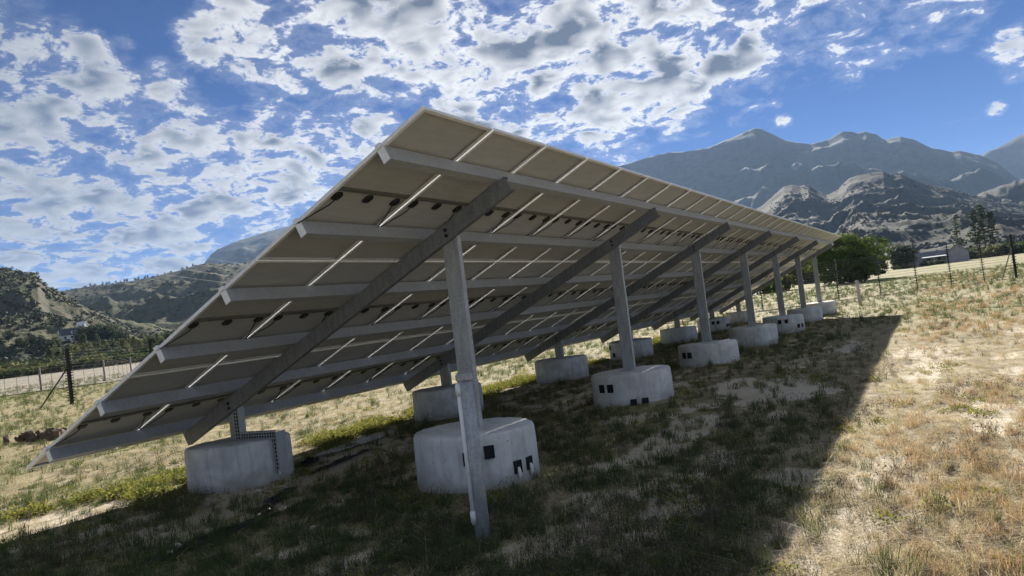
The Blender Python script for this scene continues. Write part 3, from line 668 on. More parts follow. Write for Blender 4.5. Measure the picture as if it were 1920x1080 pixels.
# pines
def pine_meshes(seed, h, sparse):
    rng = np.random.default_rng(seed); pts = []; m = MB(); m.tube([(0, 0, -.5), (.1, 0, h*.5), (0, .1, h)], [h*.016, h*.011, .05], 7)
    lv = 13
    for i in range(lv):
        z = h*(0.30+0.68*i/(lv-1)) if not sparse else h*(0.34+0.64*i/(lv-1))
        rr = h*(.125-.07*(i/lv)**1.5)*(rng.uniform(.6, 1.2))
        for b in range(rng.integers(3, 6)):
            a = rng.uniform(0, 6.28); L = rr*rng.uniform(.6, 1.1); e = Vector((math.cos(a)*L, math.sin(a)*L, z+L*.12))
            m.tube([(0, 0, z-.2), e], [.10, .03], 4)
            c = rng.uniform(.45 if not sparse else .6, 1.05, 18 if not sparse else 9)[:, None]*np.array([e.x, e.y, 0])+np.array([0, 0, z])+rng.normal(size=(18 if not sparse else 9, 3))*np.array([.4, .4, .16])*h/16
            pts.append(c)
    pts = np.concatenate(pts); v, f = quads(pts, .38*h/16, rng, 1.8); cm = mesh_np('pine_crown', v, f); cm.materials.append(M_DARKTREE)
    tm = m.mesh('pine_trunk', True); tm.materials.append(M_BARK); return cm, tm
for (px, D, h, sp, lab) in ((1817, 300, 14.5, True, 'thin sparse pine standing alone left of the pine clump'), (1852, 300, 16, False, 'leftmost pine of the dark clump of three'), (1868, 305, 17.5, False, 'tallest middle pine of the dark clump of three'), (1884, 298, 14.5, False, 'rightmost pine of the dark clump of three')):
    x, y = at_px(px, D); plant_tree('pine_tree', pine_meshes(int(px), h, sp), x, y, lab, 'tree', 'pines behind the right fence')

# prototypes for woods and hedges
PROTO = {
    'bush': [tree_meshes('bush', [(0,0,1.2,1.7,1.7,1.1,2),(1.1,.3,.9,1.1,1.1,.9,1),(-1,-.4,.8,1.1,1.2,.8,1)], 520, .34, 1, .08, 60+i, mt, 34, .2) for i, mt in enumerate((M_BUSH, M_OLIVE, M_TREE, M_BUSH, M_DARKTREE))],
    'poplar': [tree_meshes('poplar', [(0,0,5.2,1.5,1.5,4.3,2),(0,0,3.0,1.8,1.8,2.4,1),(.2,0,7.8,.8,.8,1.9,.6)], 900, .42, 6, .14, 70+i, mt, 60, .2) for i, mt in enumerate((M_OLIVE, M_OLIVE, M_BUSH))],
    'dark': [tree_meshes('dark_tree', [(0,0,5.6,2.6,2.6,4.0,2),(1.2,.4,3.2,2.2,2.2,2.4,1),(-1.1,-.6,4,2,2,2.6,1)], 1000, .5, 5, .2, 80+i, M_DARKTREE, 70, .17) for i in range(3)],
    'gum': [tree_meshes('gum_tree', [(0,0,6.8,2.6,2.6,1.7,2),(2.2,.6,5.4,1.9,1.9,1.2,1),(-2.1,-.3,5.6,2,2,1.3,1),(.4,-1,4.2,2,2,1.1,.7)], 800, .5, 5.5, .22, 90+i, M_DARKTREE, 46, .17) for i in range(2)],
}
NTH = 'first second third fourth fifth sixth seventh eighth ninth tenth eleventh twelfth thirteenth fourteenth fifteenth sixteenth seventeenth eighteenth nineteenth'.split()
LOOKS = {'bush': ['grey-green', 'pale olive', 'bright green', 'dull green', 'blackish green'], 'poplar': ['yellowish', 'pale olive', 'dull green']}
def grove(name, kind, spots, label, cat, group):
    for i, (px, D, s, sz) in enumerate(sorted(spots)):
        x, y = at_px(px, D); pr = PROTO[kind]; v = int(RNG.integers(len(pr)))
        look = LOOKS.get(kind, [''])[v % len(LOOKS.get(kind, ['']))]
        lab = label.replace('{o}', NTH[min(i, len(NTH)-1)]).replace('{look}', look)
        plant_tree(name, pr[v], x, y, lab, cat, group, s, float(RNG.uniform(0, 6.28)), sz)
U = lambda a, b: float(RNG.uniform(a, b))
# left: hedge at the far side of the pale field, poplars, dark trees round the house
grove('hedge_bush', 'bush', [(px+U(-3, 3), 228+U(-7, 7)-px*.02, U(.8, 1.35), U(.8, 1.25)) for px in range(-40, 460, 7)], 'low {look} bush in the hedge along the pale field', 'bush', 'hedge bushes along the pale field')
grove('scrub_bush', 'bush', [(px+U(-5, 5), U(255, 330), U(1.3, 2.3), U(1.2, 2.0)) for px in range(-40, 470, 4)], 'rounded {look} bush in the thicket behind the hedge', 'bush', 'bushes of the left thicket')
grove('poplar_tree', 'poplar', [(px+U(-4, 4), U(270, 345), U(.75, 1.0), U(.62, .92)) for px in range(84, 330, 5)]+[(px+U(-4, 4), U(300, 340), U(.7, 1.0), U(.5, .8)) for px in range(320, 400, 9)], 'slim {look} poplar in the band below the house', 'tree', 'poplars below the house')
grove('dark_tree', 'dark', [(px, D, s, s*.9) for px, D, s in ((145,402,.8),(152,398,.95),(160,402,1.0),(168,406,.95),(176,402,1.1),(184,408,1.1),(192,400,1.0),(203,402,1.15),(212,408,1.2),(221,404,.9),(232,400,.75))], '{o} tall dark tree from the left in the grove beside the house', 'tree', 'dark trees beside the house')
grove('dark_tree', 'dark', [(px, D, s, s*.6) for px, D, s in ((72,380,.9),(84,372,1.0),(98,378,1.0),(55,385,.9),(35,372,.9),(12,380,.8))], '{o} squat dark tree from the left, left of the house', 'tree', 'dark trees left of the house')
grove('gum_tree', 'gum', [(px, D, s, s) for px, D, s in ((322,440,1.25),(336,430,1.4),(350,436,1.5),(364,440,1.4),(378,430,1.2))], '{o} spreading gum tree from the left above the poplars', 'tree', 'gum trees above the poplars')
# right: hedge, garden shrubs, bushes seen below the array
grove('garden_bush', 'bush', [(px+U(-2, 2), 262+U(-6, 6), U(1.0, 1.9), U(.8, 1.5)) for px in (1826,1834,1842,1850,1858,1867,1875,1883,1890,1898,1906,1913,1921,1930,1940,1950)], '{o} garden bush from the left in the hedge right of the grey building', 'bush', 'bushes right of the grey building')
grove('garden_bush', 'bush', [(px, 226+U(-4, 4), .62, .5) for px in (1692,1701,1712,1722,1748,1757,1772,1780)], '{o} small low bush from the left in front of the grey building', 'bush', 'bushes in front of the grey building')
grove('field_bush', 'bush', [(1440, 120, 1.3, 1.2), (1462, 126, 1.5, 1.5), (1515, 170, 1.9, 2.6), (1523, 172, 1.7, 2.2), (1405, 150, 1.7, 1.5)], '{o} field bush from the left seen below the far end of the array', 'bush', 'field bushes beyond the array')
# far trees on the skyline of the left ridge
x0 = len(COL.objects)
for ri, px in enumerate((176,184,199,207,212,225,233,241,246,262,268,281,286,305,319,331,352,361,372)):
    h = HILLS[5]; x, y = at_px(px+U(-2, 2), 1600)
    a, r = polar(x, y); Rr = 1600*(1+0.10*(float(fbm(a*9, a*0+h.seed, 3, h.seed))-0.5))-6
    x, y = at_px(px+U(-1, 1), Rr); pr = PROTO['dark'][int(RNG.integers(3))]
    plant_tree('ridge_tree', pr, x, y, NTH[ri]+' tiny tree from the left on the skyline of the left ridge', 'tree', 'trees on the left ridge skyline', U(.45, .85), U(0, 6), U(.35, .75))

# ------------------------------------------------------------------ scrub on the near hills (too many to count)
def scatter_np(name, proto, P, rz, sc, mat):
    """one mesh made of many small turned and scaled copies"""
    pv, pf = proto; n = len(P); c, s = np.cos(rz), np.sin(rz)
    x = pv[None, :, 0]*c[:, None]-pv[None, :, 1]*s[:, None]; y = pv[None, :, 0]*s[:, None]+pv[None, :, 1]*c[:, None]; z = np.broadcast_to(pv[None, :, 2], x.shape)
    V = np.stack([x, y, z], -1)*sc[:, None, None]+P[:, None, :]
    F = (pf[None]+(np.arange(n)*len(pv))[:, None, None]).reshape(-1, pf.shape[1])
    return obj(name, mesh_np(name, V.reshape(-1, 3), F), mat)
def hill_scrub(h, n, smin, smax, name, label, mat=M_SCRUB):
    rng = np.random.default_rng(h.seed)
    pts, on = crown_pts([(0,0,.5,1,1,.6,1)], 26, rng, 9, .3); pts, f = quads(pts, .75, rng, 1.3, 0.0, on)
    a = rng.uniform(h.az[0], h.az[-1], n*3); r = h.R0+(h.R*1.01-h.R0)*rng.uniform(0, 1, n*3)**0.8
    x = CAM[0]+r*np.cos(a); y = CAM[1]+r*np.sin(a)
    keep = (fbm(x/h.cell*2, y/h.cell*2, 4, h.seed+77)+rng.uniform(-.12, .12, len(x)) > 0.5)
    x, y = x[keep][:n], y[keep][:n]; z = ground_z(x, y)
    o = scatter_np(name, (pts, f), np.stack([x, y, z], -1), rng.uniform(0, 6.28, len(x)), rng.uniform(smin, smax, len(x)), mat)
    tag(o, label, 'scrub', kind='stuff')
hill_scrub(HILLS[4], 3600, .5, 1.4, 'hill_scrub', 'dark scrub covering the near left hill')
hill_scrub(HILLS[5], 2600, .8, 2.0, 'ridge_scrub', 'scattered scrub over the left ridge')
hill_scrub(HILLS[2], 9000, .6, 1.5, 'foothill_scrub', 'scattered scrub over the right foothill', M_SCRUBD)

# ------------------------------------------------------------------ fields
def drape(name, corners, mat, lift=0.08, n=24):
    """a sheet laid over the land between four (px, distance) corners"""
    c = [np.array(at_px(*q)) for q in corners]; vs = []
    for i in range(n+1):
        for j in range(n+1):
            a, b = i/n, j/n; q = (c[0]*(1-a)+c[1]*a)*(1-b)+(c[3]*(1-a)+c[2]*a)*b; vs.append(q)
    q = np.array(vs); z = ground_z(q[:, 0], q[:, 1])+lift
    f = [(i*(n+1)+j, (i+1)*(n+1)+j, (i+1)*(n+1)+j+1, i*(n+1)+j+1) for i in range(n) for j in range(n)]
    me = mesh_np(name, np.column_stack([q, z]), f, True); return tag(obj(name, me, mat), kind='structure')
def m_field(name, a, b, row=0.0):
    def fn(g, out):
        p = wpos(g); n = g.noise(p, 0.12, 7, 0.65); n2 = g.noise(p, 1.4, 6, 0.7)
        c = g.mix(g.ramp(g.math('ADD', g.math('MULTIPLY', n, .5), g.math('MULTIPLY', n2, .5)), 0.35, 0.65), a, b); pbr(g, out, c, 0.95, 0, n2, 0.5, 0.3, 0.05)
    return mat(name, fn)
M_PALE = m_field('pale_stubble', (0.22, 0.195, 0.155), (0.36, 0.33, 0.275))
M_VINE = m_field('green_crop', (0.15, 0.19, 0.05), (0.26, 0.29, 0.09))
M_TAN = m_field('tan_stubble', (0.33, 0.28, 0.17), (0.44, 0.38, 0.24))
drape('pale_field', [(-160, 84), (560, 84), (560, 222), (-160, 226)], M_PALE)
drape('crop_field', [(1720, 330), (1905, 330), (1905, 420), (1720, 420)], M_VINE, .3)
drape('crop_field', [(1700, 520), (1960, 540), (1960, 640), (1700, 620)], M_VINE, .3)
drape('stubble_field', [(236, 400), (345, 410), (345, 480), (250, 470)], M_TAN, .4)

# ------------------------------------------------------------------ buildings
M_WALLG = m_plain('grey_lilac_plaster', (0.42, 0.40, 0.43), 0.9, 0, 0.08, 1.5)
M_WALLW = m_plain('white_plaster', (0.75, 0.75, 0.74), 0.85, 0, 0.05, 1.5)
M_ROOFD = m_plain('dark_slate_roof', (0.06, 0.065, 0.08), 0.6, 0, 0.2, 1.0)
M_ROOFG = m_plain('grey_roof_sheet', (0.20, 0.20, 0.21), 0.55, 0.2, 0.12, 1.0)
M_GLASS = m_plain('dark_window_glass', (0.02, 0.025, 0.03), 0.12, 0, 0.1, 2)
def gable(e, mw, mr, x0, x1, y0, y1, h, rh, along='x', over=.25, zb=-1.0):
    """walls with gable ends and a pitched roof; local coordinates of e"""
    def T(q): return (q[1], q[0], q[2]) if along == 'y' else q
    a0, a1, b0, b1 = (x0, x1, y0, y1) if along == 'x' else (y0, y1, x0, x1); bm = (b0+b1)/2
    v = [(a0,b0,zb),(a1,b0,zb),(a1,b1,zb),(a0,b1,zb),(a0,b0,h),(a1,b0,h),(a1,b1,h),(a0,b1,h),(a0,bm,h+rh),(a1,bm,h+rh)]
    m = MB().add([T(q) for q in v], [(0,1,5,4),(2,3,7,6),(1,2,6,9,5),(3,0,4,8,7),(0,3,2,1)]); m.build('wall', mw, e, world=False)
    m = MB(); t = .18
    for sgn, be in ((-1, b0), (1, b1)):
        sl = rh/abs(be-bm); bo = be+sgn*over; zo = h-sl*over+.03
        v = [(a0-over,bo,zo),(a1+over,bo,zo),(a1+over,bm,h+rh+.03),(a0-over,bm,h+rh+.03)]; v += [(p[0], p[1], p[2]+t) for p in v]
        m.add([T(q) for q in v], [(0,3,2,1),(4,5,6,7),(0,1,5,4),(1,2,6,5),(2,3,7,6),(3,0,4,7)])
    return m.build('roof', mr, e, world=False)
def window(e, x0, x1, y, z0, z1, sgn=-1):
    f = MB().box((x0, min(y, y+sgn*.06), z0), (x1, max(y, y+sgn*.06), z1)).build('window', M_WALLW, e, world=False)
    MB().box((x0+.1, min(y+sgn*.061, y+sgn*.09), z0+.1), (x1-.1, max(y+sgn*.061, y+sgn*.09), z1-.1)).build('pane', M_GLASS, f, world=False)
# low grey farm building on the right: local x runs across the view, -y faces the camera
x, y = at_px(1775, 236); far_b = empty('farm_building', (x, y, gz1(x, y))); far_b.rotation_euler.z = math.atan2(y-CAM[1], x-CAM[0])-math.pi/2-R_(2)
tag(far_b, 'low long grey farm building with gabled ends and white veranda roof', 'building')
gable(far_b, M_WALLG, M_ROOFG, -5.2, 5.5, -1.2, 3.0, 2.5, 1.0)
gable(far_b, M_WALLG, M_ROOFG, 2.3, 7.2, -3.6, 3.2, 2.6, 1.9, 'y')
gable(far_b, M_WALLG, M_ROOFG, -7.4, -3.8, -2.6, 3.0, 2.2, 1.1, 'y')
MB().add([(-3.9,-3.4,2.0),(2.2,-3.4,2.0),(2.2,-1.25,2.35),(-3.9,-1.25,2.35),(-3.9,-3.4,2.1),(2.2,-3.4,2.1),(2.2,-1.25,2.45),(-3.9,-1.25,2.45)], [(0,3,2,1),(4,5,6,7),(0,1,5,4),(1,2,6,5),(2,3,7,6),(3,0,4,7)]).build('veranda_roof', M_WHITE, far_b, world=False)
for xx in (-3.7, -0.8, 2.0): MB().box((xx-.06, -3.3, -.6), (xx+.06, -3.18, 1.99)).build('veranda_post', M_WHITE, far_b, world=False)
MB().box((1.4, 0.4, 3.0), (2.1, 1.3, 4.6)).build('chimney', M_WALLW, far_b, world=False)
window(far_b, -2.8, -1.6, -1.2, .8, 1.9); window(far_b, -0.2, .9, -1.2, .8, 1.9)
# house among the trees on the left
x, y = at_px(127, 418); hs = empty('hillside_house', (x, y, gz1(x, y)+.3)); hs.rotation_euler.z = math.atan2(y-CAM[1], x-CAM[0])-math.pi/2+R_(6)
tag(hs, 'white gabled house with dark slate roof on the left hillside', 'house')
gable(hs, M_WALLW, M_ROOFD, -3.6, 4.4, -2.6, 3.2, 2.6, 2.9, zb=-3)
d_ = MB(); d_.box((.6, -2.4, 3.0), (2.6, -.6, 4.3)).build('dormer', M_WALLW, hs, world=False)
MB().add([(.4,-2.6,4.3),(2.8,-2.6,4.3),(2.8,-.2,4.3),(.4,-.2,4.3),(1.6,-2.6,5.0),(1.6,-.2,5.0)], [(0,1,4),(2,3,5),(0,4,5,3),(1,2,5,4),(0,3,2,1)]).build('dormer_roof', M_ROOFD, hs, world=False)
window(hs, 1.0, 2.2, -2.4, 3.2, 4.1); window(hs, -2.6, -1.4, -2.6, .8, 2.0); window(hs, .2, 1.4, -2.6, .8, 2.0); window(hs, 2.4, 3.6, -2.6, .8, 2.0)
MB().box((-4.4, -5.2, -.6), (4.8, -2.62, -.2)).build('terrace', M_WALLW, hs, world=False)
x, y = at_px(153, 440); h2 = empty('outbuilding', (x, y, gz1(x, y)+1.5)); h2.rotation_euler.z = math.atan2(y-CAM[1], x-CAM[0])-math.pi/2-R_(30)
tag(h2, 'second roof of pale sheet metal behind the dark grove', 'house')
gable(h2, M_WALLW, M_WALLW, -2.0, 2.0, -1.6, 1.6, 2.6, 1.6, zb=-3); window(h2, -.6, .6, -1.6, 1.0, 2.2)

# ------------------------------------------------------------------ fences
M_POSTB = m_plain('black_painted_steel', (0.014, 0.014, 0.016), 0.5, 0.2, 0.2, 8)
M_WIRE = m_plain('fence_wire', (0.16, 0.16, 0.16), 0.5, 0.6, 0.1, 5)
M_WOOD = m_plain('weathered_fence_post', (0.24, 0.21, 0.18), 0.9, 0, 0.25, 6)
M_PINKP = m_plain('faded_lilac_post', (0.50, 0.44, 0.46), 0.8, 0, 0.12, 5)
def ins_post(root, x, y, z, h, side, ninst, w=.04):
    """square post with a ladder of insulators"""
    m = MB().box((x-w, y-w, z-.4), (x+w, y+w, z+h)); p = m.build('post', M_POSTB, root)
    im = MB(); s = Vector((*side, 0)).normalized()
    for k in range(ninst):
        zz = z+.2+(h-.3)*k/(ninst-1)
        for sg in (-1, 1):
            a = Vector((x, y, zz))+s*sg*w; im.tube([a, a+s*sg*.05, a+s*sg*.055, a+s*sg*.13], [.016, .016, .03, .022], 6)
    im.build('insulator_row', M_POSTB, p); return p
def sag(a, b, n=6, d=.03):
    a = Vector(a); b = Vector(b); return [a.lerp(b, i/n)-Vector((0, 0, d*4*(i/n)*(1-i/n))) for i in range(n+1)]
# right electric fence
fr = []
for px, pb, dist in ((1433.6, 580, 52.5), (1508, 570, 54), (1579, 562, 56.6), (1658.5, 553, 58.2), (1729, 544, 59.8), (1794, 536, 61.2), (1856.5, 527, 62.6)):
    fr.append(at_px(px, dist))
d_ = np.array(fr[-1])-np.array(fr[-2]); fr.append(tuple(np.array(fr[-1])+d_*.98)); fr.insert(0, tuple(2*np.array(fr[0])-np.array(fr[1]))); fr.insert(0, tuple(2*np.array(fr[0])-np.array(fr[1]))); fr.insert(0, tuple(2*np.array(fr[0])-np.array(fr[1])))
e_fence = empty('electric_fence', (fr[0][0], fr[0][1], -.25)); tag(e_fence, 'black electric wire fence crossing the field beyond the far end of the array', 'fence')
side = np.array(fr[4])-np.array(fr[3]); fz = [gz1(*q) for q in fr]
for i, q in enumerate(fr): ins_post(e_fence, q[0], q[1], fz[i], 2.85 if i < len(fr)-1 else 3.1, (side[1], -side[0]), 16, .026 if i < len(fr)-1 else .08)
for k in range(15):
    m = MB(); z = .2+2.5*k/14; pts = []
    for i in range(len(fr)-1): pts += sag((*fr[i], fz[i]+z), (*fr[i+1], fz[i+1]+z), 4, .015)[:(None if i == len(fr)-2 else -1)]
    m.tube(pts, .007, 4, False); m.build('wire', M_WIRE, e_fence)
q = fr[-1]; dv = Vector((-side[0], -side[1], 0)).normalized()
m = MB().tube([Vector((q[0], q[1], fz[-1]+2.3)), Vector((q[0], q[1], fz[-1]-.1))+dv*1.25], .035, 8); m.build('brace', M_WOOD, e_fence)
m = MB().tube([(fr[i][0]-.3, fr[i][1], fz[i]+.0) for i in range(len(fr))], .05, 6); m.build('base_kerb', M_CONC, e_fence)
# short pale post
x, y = at_px(1617, 45.5); lp = MB(); lz = gz1(x, y); lp.tube([(x, y, lz-.3), (x, y, lz+1.33), (x, y, lz+1.36)], [.085, .08, .06], 12)
o = obj('marker_post', lp.mesh('marker_post', True, (x, y, lz)), M_PINKP, loc=(x, y, lz)); tag(o, 'short pale lilac post standing before the far electric fence', 'post')
# left electric fence: strainer post with brace, another post nearer the panels
xa, ya = 17.97, 28.52; za = gz1(xa, ya); fl = empty('strainer_fence', (xa, ya, za)); tag(fl, 'tall black electric fence post with diagonal brace and many insulators at left', 'fence')
xb, yb = 25.9, 33.0; dirv = Vector((xb-xa, yb-ya, 0)).normalized()
ins_post(fl, xa, ya, za, 2.82, (CR[0], CR[1]), 19, .07)
ins_post(fl, xb, yb, gz1(xb, yb), 3.0, (CR[0], CR[1]), 19, .05)
xc, yc = under_px(72, 767, za); m = MB().tube([(xa, ya, za+1.9), (xc, yc, za-.1)], .035, 8); m.build('brace', M_POSTB, fl)
for k in range(16):
    m = MB(); z = .25+2.45*k/15; m.tube(sag((xa, ya, za+z), (xb, yb, za+z), 6, .03), .003, 4, False); m.build('wire', M_WIRE, fl)
# wooden farm fence along the pale field
wf = []
for px, D in ((-78, 79), (64, 83), (185, 87), (236, 97), (290, 104), (352, 112)): wf.append(at_px(px, D))
wfe = empty('farm_fence', (*wf[0], 0)); tag(wfe, 'weathered wooden post and wire fence along the near edge of the pale field', 'fence')
wz = [gz1(*q) for q in wf]
for i, q in enumerate(wf):
    MB().tube([(q[0], q[1], wz[i]-.4), (q[0], q[1], wz[i]+2.2)], .09, 9).build('post', M_WOOD, wfe, True)
    if i:
        for t in np.linspace(0, 1, 7)[1:-1]:
            a = np.array(wf[i-1])*(1-t)+np.array(q)*t; zz = gz1(*a); MB().tube([(a[0], a[1], zz), (a[0], a[1], zz+1.9)], .018, 5).build('dropper', M_WOOD, wfe)
for k in range(8):
    m = MB(); z = .25+1.75*k/7; pts = []
    for i in range(len(wf)-1): pts += sag((*wf[i], wz[i]+z), (*wf[i+1], wz[i+1]+z), 4, .04)
    m.tube(pts, .005, 4, False); m.build('wire', M_WIRE, wfe)

# ------------------------------------------------------------------ overhead wires at left
def sky_pt(px, py, D):
    v = pix_dir(px, py); return Vector(CAM+v*D)
for i, (a, b, lab) in enumerate((((-260, 352), (640, 520), 'topmost overhead power line crossing the left sky'), ((-260, 396), (620, 538), 'middle overhead power line crossing the left sky'), ((-260, 420), (620, 549), 'lowest overhead power line crossing the left sky'))):
    p0 = sky_pt(*a, 95); p1 = sky_pt(*b, 260); pts = sag(p0, p1, 24, 1.2)
    m = MB().tube(pts, .016, 5); o = m.build('power_line', M_WIRE); tag(o, lab, 'power line', 'overhead power lines')

# ------------------------------------------------------------------ loose things on the ground
M_SHEET = m_plain('black_weed_membrane', (0.012, 0.012, 0.014), 0.45, 0, 0.2, 10)
M_CLOTH = m_plain('grey_ground_sheet', (0.50, 0.49, 0.46), 0.8, 0, 0.12, 6)
M_STONE = m_plain('pale_stone', (0.55, 0.52, 0.47), 0.85, 0, 0.15, 20)
M_CLOD = m_plain('dark_earth', (0.13, 0.095, 0.065), 0.95, 0, 0.3, 9)
def sheet(name, cx, cy, L, W, ang, seed, mat, label, cat, group=None, puff=.05):
    n, k = 34, 12; rng = np.random.default_rng(seed); v = []
    for i in range(n+1):
        for j in range(k+1):
            a = (i/n-.5); b = (j/k-.5); e = 1-0.5*vnoise(a*7+seed, 0*a, seed)-.3*abs(a)
            x = a*L+.06*math.sin(9*b+seed); y = b*W*float(e)+.10*W*math.sin(5*a+seed)+.05*W*float(vnoise(a*16, b*6+seed, seed))
            X = cx+x*math.cos(ang)-y*math.sin(ang); Y = cy+x*math.sin(ang)+y*math.cos(ang); v.append((X, Y, a, b))
    v = np.array(v); z = ground_z(v[:, 0], v[:, 1])+.006+puff*ridged(v[:, 2]*6+seed, v[:, 3]*3, 4, seed)*(1-(2*v[:, 3])**4)*(1-(2*v[:, 2])**6)
    P = np.column_stack([v[:, 0]-cx, v[:, 1]-cy, z-GZ])
    f = [(i*(k+1)+j, (i+1)*(k+1)+j, (i+1)*(k+1)+j+1, i*(k+1)+j+1) for i in range(n) for j in range(k)]
    o = obj(name, mesh_np(name, P, f, True), mat, loc=(cx, cy, GZ)); md = o.modifiers.new('thick', 'SOLIDIFY'); md.thickness = .004
    return tag(o, label, cat, group)
sheet('weed_membrane', -0.1, -3.35, 1.5, .34, .05, 3, M_SHEET, 'torn black weed membrane lying in the grass at bottom left', 'plastic sheet', 'torn weed membrane')
sheet('weed_membrane', 1.15, -2.9, 1.3, .22, .5, 8, M_SHEET, 'strip of black membrane between the nearest two footings', 'plastic sheet', 'torn weed membrane')
sheet('weed_membrane', 3.2, -2.1, 1.6, .12, .12, 12, M_SHEET, 'long thin black membrane edge on the sandy strip', 'plastic sheet', 'torn weed membrane')
sheet('weed_membrane', 3.0, -1.55, .7, .2, .3, 15, M_SHEET, 'black membrane scrap right of the footing with the cable tray', 'plastic sheet', 'torn weed membrane', .12)
sheet('ground_sheet', 4.5, -1.1, 1.7, .5, .15, 22, M_CLOTH, 'pale grey ground sheet lying on the sand behind the second post', 'ground sheet', puff=.03)
def rock_mesh(seed, name='rock', sub=2):
    import bmesh
    bm = bmesh.new(); bmesh.ops.create_icosphere(bm, subdivisions=sub, radius=1); rng = np.random.default_rng(seed); d = rng.normal(size=(5, 3))
    for v in bm.verts:
        k = 1+.22*sum(math.sin(2.1*float(np.dot(q, v.co))+i) for i, q in enumerate(d))/2.5; v.co = v.co*k; v.co.z *= .62
    me = bpy.data.meshes.new(name); bm.to_mesh(me); bm.free(); return me
for i, (x, y, s, lab) in enumerate(((-.47, -3.22, .055, 'larger white stone on the black membrane at bottom left'), (-.63, -3.36, .04, 'smaller white stone on the black membrane at bottom left'), (.22, -4.3, .03, 'small pale stone in the shaded grass near the pole'), (1.5, -2.2, .045, 'pale stone on the sand beside the cable tray footing'))):
    o = obj('stone', rock_mesh(200+i, 'stone'), M_STONE, loc=(x, y, gz1(x, y)+s*.4)); o.scale = (s, s, s); o.rotation_euler.z = i; tag(o, lab, 'stone', 'pale stones')
for i, (px, py, lab) in enumerate(((58, 826, 'left heap of dark earth clods on the grass at far left'), (96, 822, 'right heap of dark earth clods on the grass at far left'))):
    x, y = under_px(px, py); e = empty('earth_heap', (x, y, gz1(x, y))); tag(e, lab, 'earth heap', 'earth heaps'); rng = np.random.default_rng(i+5)
    for k in range(22):
        a = rng.uniform(0, 6.28); r = .5*rng.uniform(0, 1)**.7; s = rng.uniform(.06, .17)
        o = obj('clod', rock_mesh(300+k+40*i, 'clod', 1) if k < 6 else bpy.data.objects['clod'].data, M_CLOD, e, (r*math.cos(a)*1.1, r*math.sin(a), .16*(1-r*1.6)+.02)); o.scale = (s*1.3, s, s); o.rotation_euler = (a, r*3, a*2)

# ------------------------------------------------------------------ grass and weeds
def blades(n, hmin, hmax, rad, w, lean, rng, seg=2, flat=0.0):
    """n thin curved blades of grass around a point"""
    a = rng.uniform(0, 6.28, n); r = rad*np.sqrt(rng.uniform(0, 1, n)); b = np.stack([r*np.cos(a), r*np.sin(a), np.full(n, -.01)], 1)
    h = rng.uniform(hmin, hmax, n); d = rng.uniform(0, 6.28, n); L = lean*rng.uniform(.3, 1.3, n); dv = np.stack([np.cos(d), np.sin(d), 0*d], 1)
    sd = np.stack([-np.sin(d+.6), np.cos(d+.6), 0*d], 1)*w*rng.uniform(.6, 1.3, n)[:, None]
    up = np.array([0, 0, 1.0]); p1 = b+dv*(h*L*.35)[:, None]+up*(h*(1-flat)*.62)[:, None]; p2 = b+dv*(h*L)[:, None]+up*(h*(1-flat)*(1-.35*np.clip(L, 0, 1.6)))[:, None]
    p2[:, 2] = np.maximum(p2[:, 2], .006)
    v = np.stack([b-sd*.5, b+sd*.5, p1-sd*.42, p1+sd*.42, p2], 1).reshape(-1, 3); o = (np.arange(n)*5)[:, None]
    return v, np.concatenate([o+np.array([[0, 1, 3]]), o+np.array([[0, 3, 2]]), o+np.array([[2, 3, 4]])])
def join(parts):
    V = []; F = []; k = 0
    for v, f in parts: V.append(v); F.append(f+k); k += len(v)
    return np.concatenate(V), np.concatenate(F)
def weedclump(rng, n, rad, h, leaf):
    a = rng.uniform(0, 6.28, n); r = rad*np.sqrt(rng.uniform(0, 1, n)); c = np.stack([r*np.cos(a), r*np.sin(a), h*rng.uniform(.15, 1, n)*(1-.6*(r/rad)**2)], 1)
    v, f = quads(c, leaf, rng, 1.5, .9); t = np.concatenate([f[:, [0, 1, 2]], f[:, [0, 2, 3]]]); return v, t
def twigclump(rng, n, rad, h):
    parts = [blades(n, h*.5, h, rad*.4, .0035, .9, rng)]
    v, f = quads(np.stack([rng.normal(0, rad, n), rng.normal(0, rad, n), h*rng.uniform(.3, 1, n)], 1), .010, rng, 3.5); parts.append((v, np.concatenate([f[:, [0, 1, 2]], f[:, [0, 2, 3]]])))
    return join(parts)
def clump_collection(name, makers, mat):
    c = bpy.data.collections.new(name)
    for i, (v, f) in enumerate(makers):
        me = mesh_np(name, v, f); me.materials.append(mat); c.objects.link(bpy.data.objects.new(f'{name}_{i}', me))
    return c
rg = np.random.default_rng(3)
CL_STRAW = clump_collection('straw_clump', [join([blades(26, .05, .15, .12, .0045, .8, rg), blades(16, .10, .20, .16, .004, 1.5, rg, flat=.75)]) for _ in range(5)]+[blades(40, .08, .26, .09, .0045, .6, rg) for _ in range(2)], M_STRAW)
CL_PINK = clump_collection('russet_clump', [join([blades(44, .10, .30, .13, .006, .7, rg), blades(22, .05, .16, .16, .005, 1.1, rg)]) for _ in range(4)], M_PINK)
CL_GREEN = clump_collection('green_clump', [blades(46, .05, .19, .11, .0055, .8, rg) for _ in range(4)]+[blades(30, .12, .30, .06, .005, .6, rg) for _ in range(2)], M_GREEN)
CL_WEED = clump_collection('weed_clump', [weedclump(rg, 90, .17, .11, .022) for _ in range(3)]+[weedclump(rg, 60, .10, .17, .018) for _ in range(2)], M_WEED)
CL_TWIG = clump_collection('twig_clump', [twigclump(rg, 26, .12, .22) for _ in range(3)]+[twigclump(rg, 34, .2, .30)], M_TWIG)
